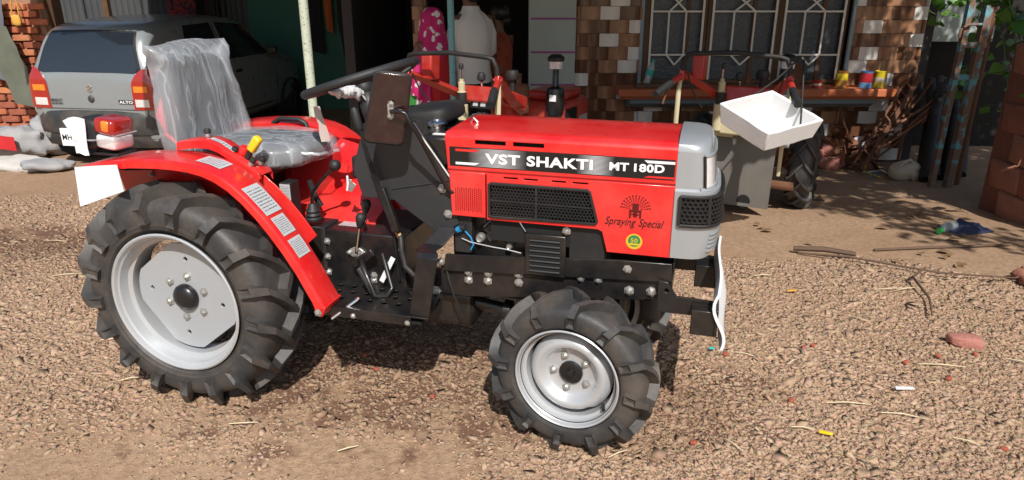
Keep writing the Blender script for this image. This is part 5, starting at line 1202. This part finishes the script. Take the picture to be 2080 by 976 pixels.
MB().lathe([(.0378,.09),(.038,.092),(.038,.15),(.0378,.152)], (0,0,0), (0,0,1), 20).build('bottle_label', TEAL, bt, smooth=40); MB().lathe([(.017,.228),(.017,.248),(0,.25)], (0,0,0), (0,0,1), 14).build('bottle_cap', TEAL, bt, smooth=40)
tag(MB().box((1.55,7.22,SZ+.022), (.62,.10,.04), (0,0,.03)).build('wood_plank', WOODB, None, bevel=.004), 'weathered brown plank lying on the left end of the window sill', 'plank')
wv = MB().lathe([(.0,-.02),(.03,-.02),(.032,-.012),(.095,-.012),(.105,-.02),(.115,-.02),(.12,0),(.115,.02),(.105,.02),(.095,.012),(.032,.012),(.03,.02),(0,.02)], (0,0,0), (0,1,0), 28).build('pulley_wheel', RUST, None, smooth=40)
wv.location = (2.86,7.30,SZ+.118); wv.rotation_euler = (R(-8),0,R(8)); tag(wv, 'dark rusty pulley wheel leaning against the window bars', 'pulley')

# ------------------------------------------------------------------ heap of scrap below and right of the sill
def blade_mesh():
    pts = [(0,0,0),(.09,0,.005),(.17,.01,.03),(.22,.03,.08),(.23,.06,.13)]; mb = MB()
    return mb.sheet([[Vector(p)+Vector((0,.02*w,.028*w)) for p in pts] for w in (-1,0,1)], .007).mesh('rotary_blade', 40)
RUSTL = mat('rust_light', (.30,.13,.075), .85, var=.4, scale=12, bump=.3, bscale=60)
BL = [blade_mesh() for _ in range(2)]; BL[0].materials.append(RUST); BL[1].materials.append(RUSTL)
for k in range(30):
    f = rnd.random(); x = 3.12+.72*f+jit(.05); y = 7.14+jit(.16)-.1*(f > .7); 
    o = inst('rotary_blade', BL[k % 2], None, None, Matrix.Translation((x, y, gz(y)+.03+rnd.random()**1.4*.50*(.35+.65*f))) @ Euler((rnd.uniform(0,6.28), jit(.8), rnd.uniform(0,6.28))).to_matrix().to_4x4())
    RB = globals().setdefault('RB', []); RB.append(o); tag(o, 'curved rusty tiller blade in the scrap heap below the window sill', 'blade', 'rusty blades in the scrap heap')
REDST = mat('red_stone', (.33,.13,.10), .9, var=.3, scale=10, bump=.4, bscale=40)
for k, (x, y, z, s) in enumerate(((3.06,7.08,.03,.11),(3.22,7.00,.03,.12),(3.10,7.10,.14,.10),(3.30,7.05,.04,.10),(3.20,7.10,.17,.09))):
    o = rbox(MB(), 0, 0, 0, s*2, s*1.3, s*1.1, p=4, n=14, m=8, fold=.22).build('broken_brick', REDST, None, smooth=45); o.location = (x, y, gz(y)+z+.02); o.rotation_euler = (jit(.3), jit(.3), jit(1.5))
    BB = globals().setdefault('BB', []); BB.append(o); tag(o, 'dusty pink broken brick piled under the right part of the sill', 'brick', 'broken bricks under the sill')
# toothed rusty rack leaning up the tiles
rk = thing('toothed_rack', 'rusty toothed steel rack leaning against the tiled wall', 'rack', (0,0,0))
a, b = Vector((3.42,6.72,gz(6.7)+.03)), Vector((4.10,7.20,.62)); dv = (b-a).normalized(); side = dv.cross(Vector((.2,-1,.1))).normalized()
MB().tube([a, b], .030, 4).build('back_bar', RUST, rk); MB().tube([a-side*.13+Vector((0,-.03,0)), b-side*.13+Vector((0,-.03,0))], .016, 4).build('front_bar', RUST, rk)
for k in range(11):
    p = a.lerp(b, .06+.088*k); MB().tube([p, p-side*.13+Vector((0,-.03,0)), p-side*.15+dv*.035+Vector((0,-.05,.0))], .009, 6).build('tooth', RUSTL if k % 2 else RUST, rk)
PIPE = mat('black_pipe', (.010,.010,.010), .6, var=.3, dust=.12)
for k in range(9):
    x = 3.78+.062*k+jit(.015); y = 6.32+jit(.12)+.02*k
    o = MB().tube([(x, y, gz(y)+.02), (x+.30+jit(.03), y+.60, .32+jit(.06)), (x+.42+jit(.05), y+.80, .55+jit(.12))], [.055,.05,.048], 10).build('black_pipe', PIPE, None, smooth=50)
    PI_ = globals().setdefault('PI_', []); PI_.append(o); tag(o, 'thick black pipe leaning in the dark bundle right of the scrap heap', 'pipe', 'black pipes leaning in a bundle')
for k in range(16):
    p = Vector((3.65+.035*k+jit(.12), 6.9+jit(.14), .02+.025*k+jit(.06))); o = MB().tube([p-Vector((.25+jit(.08),.1,.16)), p, p+Vector((.22+jit(.08),.12,.18+jit(.05)))], .010+.004*rnd.random(), 6).build('iron_rod', RUSTL if k % 4 == 0 else RUST, None)
    RR = globals().setdefault('RR', []); RR.append(o); tag(o, 'thin rusty iron rod lying across the scrap beside the black pipes', 'rod', 'rusty rods in the scrap')
JUG = mat('cream_plastic', (.55,.47,.36), .5, var=.1, dust=.25)
jg = rbox(MB(), 0, 0, 0, .30, .19, .16, p=2.8, n=26, m=14, fold=.10).build('plastic_jug', JUG, None, smooth=60); jg.location = (3.68,6.42,gz(6.42)+.085); jg.rotation_euler = (R(12),R(-12),R(15))
MB().lathe([(.042,0),(.042,.03),(.036,.034),(0,.034)], (.02,-.085,-.02), (0,-1,.1), 18).build('jug_cap', JUG, jg, smooth=40)
MB().tube([(-.08,-.01,.07),(-.06,-.02,.11),(.02,-.02,.115),(.05,-.01,.075)], .014, 8).build('jug_handle', JUG, jg, smooth=50)
tag(jg, 'dirty cream plastic jug lying on the ground by the scrap', 'jug')
for k in range(6):
    o = MB().tube([(3.35+jit(.12),6.5+jit(.08),gz(6.5)+.01+.02*k),(3.45+jit(.1),6.52+jit(.05),gz(6.5)+.06+jit(.02)),(3.55+jit(.08),6.48+jit(.08),gz(6.5)+.02)], .004, 5).build('wire_scrap', (BLUE, RUST, GREEN_D, CARD, RUSTL, YELLOW)[k], None)
    tag(o, ['blue','brown rusty','green','white','light rusty','yellow'][k]+' bit of wire tangled on the ground left of the jug', 'wire')
BCL = mat('blue_cloth', (.025,.035,.09), .9, var=.3); GBT = mat('green_bottle', (.04,.30,.08), .3, var=.2)
def crumple(name, label, cat, loc, lx, ly, lz, m, seed=0, rz=0):
    rows = [[(lx*(i/10-.5), ly*(j/10-.5), max(.004, lz*(.5+.9*noise.noise(Vector((i*.45+seed, j*.45, seed))))*(1-(2*i/10-1)**4)*(1-(2*j/10-1)**4))) for i in range(11)] for j in range(11)]
    o = MB().sheet(rows, .003).build(name, m, None, smooth=60); o.location = loc; o.rotation_euler = (0,0,rz); return tag(o, label, cat)
crumple('cloth_rag', 'dark blue cloth rag lying in the shade on the right', 'rag', (3.06,4.50,gz(4.5)+.008), .30, .20, .07, BCL, 3, .3)
o = MB().tube([(2.84,4.40,gz(4.4)+.032),(2.90,4.45,gz(4.4)+.035),(2.98,4.50,gz(4.4)+.034)], [.02,.034,.034], 12).build('crushed_bottle', PET, None, smooth=50); tag(o, 'crushed bottle with a green cap beside the blue rag', 'bottle')
MB().tube([(2.815,4.385,gz(4.4)+.03),(2.845,4.405,gz(4.4)+.032)], .021, 12).build('bottle_cap', GBT, o, smooth=50)

# ------------------------------------------------------------------ rusty gate posts, right-hand wall
GP = speckle('rust_and_blue_paint', (.20,.12,.085), (.14,.36,.42), 9, .52, .58, .75)
def angle_post(label, x, y, w, h, lean):
    mb = MB(); mb.box((0,0,h/2), (w,.007,h)); mb.box((-w/2+.0035,w/2,h/2), (.007,w,h)); o = mb.build('gate_post', GP, None, bevel=.001); o.location = (x,y,gz(y)-.02); o.rotation_euler = (0,lean,0); return tag(o, label, 'post', 'gate posts at the right')
p1 = angle_post('rusty angle iron gate post with patches of blue paint, the tallest one', 3.86, 6.0, .06, 2.3, R(.5))
p2 = angle_post('short rusty blue gate post carrying the latch', 3.72, 6.02, .045, 2.3, R(.5))
for z in (.77,1.03): MB().box((.08,-.01,z+.21), (.22,.008,.045)).build('cross_strap', GP, p2, bevel=.001); bolt(p2, (.0,-.016,z+.21), (0,-1,0), 1.4, RUST)
MB().tube([(-.06,-.02,1.30),(-.065,-.03,1.36),(-.02,-.03,1.40),(.10,-.02,1.405)], .012, 8).build('latch_hook', GP, p2, smooth=50)
tag(MB().tube([(3.99,6.15,-.3),(3.98,6.15,2.2)], .045, 10).build('gate_post', RUST, None, smooth=50), 'round brown pipe post just right of the angle iron posts', 'post', 'gate posts at the right')
LAT = [mat('laterite_%d' % k, c, .95, var=.3, scale=9, bump=.6, bscale=30) for k, c in enumerate(((.26,.10,.065),(.32,.14,.09),(.20,.075,.05)))]
RW = thing('stone_wall', 'low wall of rough red laterite blocks at the right edge', 'wall')
MB().span((3.605,3.8,-.4),(4.3,5.20,1.06)).build('core', LAT[2], RW)
lm_ = [rbox(MB(), 0, 0, 0, .21, .345, .208, p=12, n=24, m=8, fold=.10).mesh('stone_block', 40) for _ in range(3)]
for k in range(3): lm_[k].materials.append(LAT[k])
for r in range(7):
    y = 3.95+(r%2)*.17
    while y < 5.05:
        inst('stone_block', lm_[rnd.randrange(3)], None, RW, Matrix.Translation((3.68+jit(.015), y+jit(.01), -.25+r*.206)) @ Euler((jit(.06),jit(.06),jit(.06))).to_matrix().to_4x4()); y += .345
# pale board behind the leaves on the right corner
tag(MB().span((4.20,7.9,.9),(5.2,7.95,2.0)).build('pale_board', PLASTER, None), 'pale board seen behind the leaves at the top right', 'board')
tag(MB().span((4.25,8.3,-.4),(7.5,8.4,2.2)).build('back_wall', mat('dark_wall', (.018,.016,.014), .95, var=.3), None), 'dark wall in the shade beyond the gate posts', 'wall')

# ------------------------------------------------------------------ climbing plants: every leaf its own blade
LEAF = [mat('leaf_%d' % k, c, .45, var=.25, scale=10, spec=.4) for k, c in enumerate(((.075,.19,.025),(.045,.125,.02),(.12,.25,.045)))]
for m_ in LEAF: m_.node_tree.nodes['Principled BSDF'].inputs['Subsurface Weight'].default_value = 0
def leaf_mesh(l, w, lobes):
    out = [(0,0),(.22,.34*w),(.38,.5*w),(.5,.40*w if lobes else .47*w),(.66,.42*w if lobes else .36*w),(.85,.16*w),(1,0)]
    rows = []
    for s_ in (1, 0, -1): rows.append([(l*a, l*b*s_, l*(.06*abs(s_)*b*2-.22*a*a)) for a, b in out])
    return MB().sheet(rows, .0012)
leafm = []
for k in range(6): me = leaf_mesh(1, .75+.1*(k%3), k % 2).mesh('leaf', 60); me.materials.append(LEAF[k % 3]); leafm.append(me)
def vine(label, stems, size, n, group=None, lit=None):
    T = thing('climbing_vine', label, 'vine', stems[0][0], 0, group); o0 = Vector(stems[0][0])
    for st_ in stems: MB().tube([Vector(p)-o0 for p in st_], .005, 5).build('stem', LEAF[1], T)
    for k in range(n):
        st_ = stems[rnd.randrange(len(stems))]; i = rnd.randrange(len(st_)-1); p = Vector(st_[i]).lerp(Vector(st_[i+1]), rnd.random())-o0
        p += Vector((jit(.10), jit(.10), jit(.07))); s_ = size*rnd.uniform(.6,1.35)
        inst('leaf', leafm[rnd.randrange(6)], None, T, Matrix.Translation(p) @ Euler((R(40)+jit(.7), jit(.6), rnd.uniform(0,6.28))).to_matrix().to_4x4() @ Matrix.Scale(s_, 4))
    return T
vine('leafy vine hanging over the gate posts at the top right', [[(3.55,5.5,1.75),(3.62,5.4,1.35),(3.72,5.3,1.05),(3.70,5.2,.80)],[(3.80,5.5,1.6),(3.95,5.4,1.25),(4.0,5.2,.95)],[(3.5,5.6,1.5),(3.75,5.4,1.22),(4.05,5.2,1.1)]], .13, 75)
vine('dark leafy creeper growing between the tiled corner and the gate posts', [[(4.3,7.3,1.7),(4.2,7.1,1.35),(4.05,7.0,1.1)],[(4.7,7.3,1.6),(4.5,7.0,1.2),(4.35,6.8,.8),(4.2,6.8,.5)],[(4.1,7.0,1.45),(4.4,6.9,1.3),(4.8,6.8,1.15)],[(4.5,7.4,1.5),(4.9,7.3,1.0),(5.0,7.2,.5),(5.0,7.2,.1)],[(5.4,7.5,1.5),(5.3,7.4,.9),(5.3,7.3,.3)]], .11, 150)
vine('sparse vine trailing down the red stone wall', [[(3.60,4.6,1.2),(3.55,4.5,.95),(3.52,4.45,.72),(3.50,4.4,.55)],[(3.75,4.8,1.1),(3.68,4.7,.85),(3.62,4.6,.62)]], .15, 22)
tw = MB().tube([(3.62,4.9,1.1),(3.60,4.8,.6),(3.50,4.75,.30),(3.40,4.75,.26),(3.46,4.72,.31),(3.38,4.74,.27)], .004, 5).build('dry_tendril', RUSTL, None); tag(tw, 'thin dry tendril dangling in front of the stone wall', 'tendril')
# shade tree whose crown hangs over the right side of the yard
TT = thing('shade_tree', 'leafy tree overhanging the right of the yard and dappling it with shade', 'tree', (5.3,2.6,0))
BARK = mat('bark', (.10,.07,.05), .9, var=.3, bump=.6, bscale=30)
tk = MB().tube([(0,0,-.1),(-.05,.05,1.2),(-.1,.1,2.4),(-.35,.2,3.4)], [.17,.14,.11,.06], 10).build('trunk', BARK, TT, smooth=50)
for q in ([(-.1,.1,2.2),(-.8,.3,2.9),(-1.7,.6,3.1)], [(-.1,.1,2.3),(-.5,-.5,3.1),(-1.2,-.7,3.5)], [(-.2,.12,2.6),(-.3,.9,3.3),(-.9,1.8,3.3)]): MB().tube(q, [.07,.05,.02], 8).build('limb', BARK, tk, smooth=50)
cv, cf = [], []
cl_ = []
while len(cl_) < 210:                                        # clumps of leaves; open towards the sunny middle of the yard
    c = Vector((rnd.uniform(-3.0,1.6), rnd.uniform(-1.9,3.0), rnd.uniform(3.0,4.7))); xs_, ys_ = 5.3+c.x-.10*c.z, 2.6+c.y+.94*c.z
    if xs_ < 2.2 or ys_ < 3.95+max(0, 3.0-xs_)*1.6: continue
    zf_ = (ys_-7.45)/.94
    if 3.3 < xs_ < 4.2 and .35 < zf_ < 1.6 and rnd.random() < .72: continue
    if 2.3 < xs_ < 3.3 and 5.0 < ys_ < 6.3 and rnd.random() < .5: continue
    cl_.append((c, rnd.uniform(.22,.42)))
for c, r in cl_:
    for _ in range(130):
        p = c+Vector((rnd.gauss(0,1),rnd.gauss(0,1),rnd.gauss(0,.7))).normalized()*r*rnd.random()**.5; M = Euler((jit(.9),jit(.9),rnd.uniform(0,6.28))).to_matrix(); s_ = rnd.uniform(.08,.14)
        b_ = len(cv); cv += [tuple(p+M @ Vector(q)*s_) for q in ((0,0,0),(.5,.32,.03),(1.05,0,-.1),(.5,-.32,.03))]; cf.append((b_,b_+1,b_+2,b_+3))
MB().add(cv, cf).build('crown', LEAF[1], TT)

# ------------------------------------------------------------------ left: clothes on the brick wall, sacks; shed: clothes on hooks
def cloth(name, label, cat, P, m, t=.006, group=None):
    n, k = len(P), len(P[0])
    fine = []
    for i in range((n-1)*4+1):
        a, fa_ = min(i//4, n-2), (i-4*min(i//4, n-2))/4; row = []
        for j in range((k-1)*4+1):
            b, fb_ = min(j//4, k-2), (j-4*min(j//4, k-2))/4
            p = Vector(P[a][b])*(1-fa_)*(1-fb_)+Vector(P[a+1][b])*fa_*(1-fb_)+Vector(P[a][b+1])*(1-fa_)*fb_+Vector(P[a+1][b+1])*fa_*fb_
            p.y += .05*noise.noise(Vector((p.x*14, p.z*2.5, 2)))+.02*noise.noise(Vector((p.x*30, p.z*6, 5))); row.append(p)
        fine.append(row)
    return tag(MB().sheet(fine, t).build(name, m, None, smooth=70), label, cat, group)
OLV = mat('olive_cloth', (.115,.125,.095), .9, var=.25, bump=.2, bscale=30); GRYC = mat('grey_cloth', (.13,.14,.165), .9, var=.3, scale=4); DKC = mat('dark_cloth', (.02,.02,.024), .9); ORG = mat('orange_cloth', (.50,.12,.03), .85); YEL = mat('yellow_cloth', (.62,.34,.06), .8)
cloth('hanging_shirt', 'grey shirt hanging on the brick wall at the left edge', 'shirt', [[(-5.95,8.10,1.45),(-5.55,8.10,1.40)],[(-5.95,8.08,1.0),(-5.58,8.06,1.05)],[(-5.92,8.08,.55),(-5.68,8.06,.45)]], GRYC)
cloth('hanging_trousers', 'olive green trousers hanging slantwise over the brick wall', 'trousers', [[(-5.80,8.02,1.10),(-5.52,8.0,1.05)],[(-5.72,8.0,.72),(-5.38,7.98,.62)],[(-5.60,8.0,.22),(-5.36,7.98,.18)]], OLV)
cloth('orange_towel', 'orange cloth hanging at the left edge of the picture', 'cloth', [[(-6.1,8.05,1.0),(-5.82,8.05,1.0)],[(-6.1,8.05,.55),(-5.86,8.05,.6)]], ORG)
yb_ = thing('yellow_bag', 'small yellow bag hanging by its strap on the brick wall', 'bag', (-5.45,8.10,1.0))
rbox(MB(), 0, 0, .11, .10, .05, .12, p=3, fold=.1).build('pouch', YEL, yb_, smooth=60); MB().tube([(-.04,0,.16),(-.03,.02,.30),(0,.03,.36),(.03,.02,.30),(.04,0,.16)], .007, 6).build('strap', YEL, yb_, smooth=60)
SACK = mat('woven_sack', (.30,.31,.33), .85, var=.25, scale=5, bump=.4, bscale=50, dust=.3); SACKW = mat('white_sack', (.50,.49,.47), .85, var=.12, scale=5, bump=.4, bscale=40, dust=.2)
def sack(label, loc, d, m, rz=0, sd=.3):
    o = rbox(MB(), 0, 0, 0, *d, p=2.6, n=36, m=18, fold=sd).build('sack', m, None, smooth=60); o.location = loc; o.rotation_euler = (jit(.1),jit(.1),rz); return tag(o, label, 'sack', 'sacks by the brick wall')
sack('bulging grey sack lying at the foot of the brick wall', (-5.55,7.75,-.17), (.85,.5,.34), SACK, .2)
sack('white cloth bundle on top of the sacks by the car', (-5.15,7.95,.22), (.34,.28,.30), SACKW, .4)
sack('flat white plastic sack on the ground left of the car', (-5.05,7.05,-.25), (.62,.34,.12), SACKW, -.2)
sack('grey sack slumped beneath the white bundle', (-5.15,7.95,-.12), (.6,.42,.42), SACK, .1)
sack('small grey sack on the ground behind the car bumper', (-4.62,6.85,-.21), (.45,.30,.10), SACK, .5)
cloth('red_rag', 'red rag lying over the grey sack', 'rag', [[(-5.75,7.48,-.02),(-5.35,7.48,-.06)],[(-5.7,7.42,-.16),(-5.3,7.42,-.2)]], REDC)
for x, w, z0, z1, m_, l in ((-2.92,.22,.55,1.6,DKC,'dark jacket hanging on the green wall left of the orange strip'),(-2.70,.10,.85,1.6,ORG,'orange strip of cloth hanging on the green wall'),(-2.42,.28,.45,1.6,DKC,'black coat with a pale stripe hanging on the green wall')):
    cloth('hanging_cloth', l, 'cloth', [[(x-w/2,10.85,z1),(x+w/2,10.85,z1)],[(x-w/2,10.83,(z0+z1)/2),(x+w*.55,10.83,(z0+z1)/2)],[(x-w*.3,10.83,z0),(x+w*.6,10.83,z0-.05)]], m_, .01, 'clothes hanging in the shed')
cloth('pale_scarf', 'pale narrow scarf hanging over the black coat', 'scarf', [[(-2.36,10.72,1.05),(-2.28,10.72,1.05)],[(-2.34,10.72,.8),(-2.24,10.72,.78)],[(-2.28,10.72,.55),(-2.16,10.72,.58)]], CARD)
PLAID = speckle('red_plaid_cloth', (.30,.03,.025), (.03,.02,.03), 22, .45, .55, .9)
cloth('plaid_cloth', 'red checked cloth hanging behind the car roof', 'cloth', [[(-4.85,10.4,1.6),(-4.55,10.4,1.6)],[(-4.82,10.38,1.25),(-4.42,10.38,1.25)],[(-4.80,10.38,.95),(-4.45,10.38,1.0)]], PLAID)

# ------------------------------------------------------------------ litter on the gravel
STRAW = mat('straw', (.62,.52,.33), .7, var=.2)
sp = [(1.25,2.25,.16,-5),(1.40,2.17,.13,-14),(1.75,2.52,.18,-8),(1.02,2.10,.07,-12),(1.15,2.55,.07,40),(.98,2.62,.08,-30),(1.92,2.05,.15,10),(1.95,3.30,.20,4),(2.02,3.30,.14,18),(2.05,2.28,.09,-20),(1.62,2.95,.06,-50),
      (-.95,2.12,.10,6),(-1.5,2.42,.09,20),(-.55,1.98,.07,25),(.35,1.95,.08,30),(-1.75,2.75,.10,12),(2.1,2.55,.12,-28),(2.15,2.42,.12,60),(1.55,2.02,.08,-35),(-2.4,3.5,.14,15),(-2.9,4.2,.16,-6),(1.35,3.5,.10,5),(.75,2.0,.08,-60)]
for k, (x, y, l, a) in enumerate(sp):
    d = Vector((math.cos(R(a)), math.sin(R(a)), 0)); p = Vector((x, y, ground_z(x,y)+.016))
    o = MB().tube([p-d*l/2, p+Vector((jit(.006),jit(.006),.004)), p+d*l/2], [.0018,.0028,.0015], 5).build('straw_stalk', STRAW, None); SW = globals().setdefault('SW', []); SW.append(o); tag(o, 'dry straw stalk lying loose on the gravel', 'straw', 'straw stalks on the gravel')
CHIP = mat('brick_chip', (.36,.09,.05), .85, var=.2, bump=.3)
for k, (x, y) in enumerate(((.90,2.62),(1.25,2.68),(1.30,2.70),(1.78,2.60),(1.62,2.55),(.53,2.35),(1.05,2.28),(-.30,2.30),(-.62,2.62),(-.55,2.50),(1.72,2.42),(.62,2.02),(1.95,2.62),(1.65,1.98))):
    o = rbox(MB(), 0, 0, 0, .025, .019, .014, p=3, n=8, m=5, fold=.5).build('brick_chip', CHIP, None); o.location = (x, y, ground_z(x,y)+.014); o.rotation_euler = (jit(.3),jit(.3),jit(3)); CH = globals().setdefault('CH', []); CH.append(o); tag(o, 'small red brick chip lying on the gravel', 'chip', 'brick chips on the gravel')
o = rbox(MB(), 0, 0, 0, .14, .065, .055, p=5, n=20, m=10, fold=.5).build('brick_lump', mat('pink_brick', (.36,.15,.12), .9, var=.4, scale=20, bump=.6), None, smooth=45); o.location = (1.95,2.72,.026); o.rotation_euler = (0,R(6),R(-8)); tag(o, 'pinkish red lump of brick lying on the gravel at the right', 'brick')
for x, y, l, a, m_, lb in ((1.50,2.335,.075,6,CARD,'small white stick lying on the gravel'),(1.09,2.07,.045,-25,YELLOW,'scrap of yellow tape on the gravel at the bottom'),(1.42,3.27,.05,5,mat('orange_bit', (.6,.3,.05), .6),'orange scrap lying on the gravel right of the bumper'),(.85,2.66,.025,0,mat('teal_bit', (.05,.4,.4), .5),'tiny teal plastic scrap beside the front wheel')):
    o = MB().box((0,0,0), (l,.012,.008)).build('litter_scrap', m_, None, bevel=.002); o.location = (x, y, ground_z(x,y)+.020); o.rotation_euler = (jit(.1),jit(.1),R(a)); tag(o, lb, 'scrap')
TWIG = mat('twig_bark', (.12,.075,.05), .9, var=.3)
for pts_, r, lb in (([(1.72,3.95,.0),(1.95,3.80,.02),(2.3,3.50,.02),(2.75,3.38,.02)],.006,'long thin twig running across the gravel to the right edge'),([(2.25,3.55,.03),(2.10,3.40,.03),(2.05,3.15,.02),(1.95,2.95,.02)],.007,'curved twig lying on the gravel right of the straw'),([(2.2,4.0,.0),(2.6,4.05,.0),(3.1,4.1,.0)],.008,'dark stick lying at the edge of the shade'),([(1.70,3.98,.02),(1.85,3.9,.04),(2.0,3.82,.03)],.016,'bark-covered root end at the edge of the gravel')):
    pp_ = [Vector((x, y, ground_z(x,y)+.012+z)) for x, y, z in pts_]
    tag(MB().tube(pp_, [r, r*1.1, r*.9, r*.5][:len(pp_)], 6).build('twig', TWIG, None, smooth=50), lb, 'twig')
DRYL = mat('dry_leaf', (.20,.12,.06), .85, var=.3); dl = leaf_mesh(.09, .8, 0).mesh('dry_leaf', 60); dl.materials.append(DRYL)
for k in range(26):
    x, y = rnd.uniform(1.7,3.2), rnd.uniform(3.7,5.6); o = inst('dry_leaf', dl, None, None, Matrix.Translation((x, y, ground_z(x,y)+.018)) @ Euler((jit(.3),jit(.3),rnd.uniform(0,6.28))).to_matrix().to_4x4() @ Matrix.Scale(rnd.uniform(.5,1.1), 4)); DL = globals().setdefault('DL', []); DL.append(o); tag(o, 'dry brown leaf fallen on the bare earth before the house', 'leaf', 'fallen leaves on the earth')
for k in range(5):
    p = Vector((2.72+jit(.1), 3.45+jit(.1), .03)); o = rbox(MB(), 0, 0, 0, .10, .07, .05, p=6, n=14, m=8, fold=.5).build('stone_lump', LAT[k % 3], None, smooth=45); o.location = p; o.rotation_euler = (jit(.4),jit(.4),jit(3)); RS = globals().setdefault('RS', []); RS.append(o); tag(o, 'rough red-brown stone lying at the right edge of the gravel', 'stone', 'stones at the right edge')
bpy.context.view_layer.update()
order(SW, '%s dry straw stalk from the left lying on the gravel'); order(CH, '%s red brick chip from the left on the gravel')
order(PI_, '%s thick black pipe from the left in the leaning bundle'); order(BB, '%s dusty broken brick from the left under the window sill')
order(RR, '%s thin rusty rod from the left in the scrap heap'); order(DL, '%s dry brown leaf from the left on the bare earth')
order(RS, '%s rough red-brown stone from the left at the right edge of the gravel'); order(RB, '%s curved rusty blade from the left in the scrap heap')
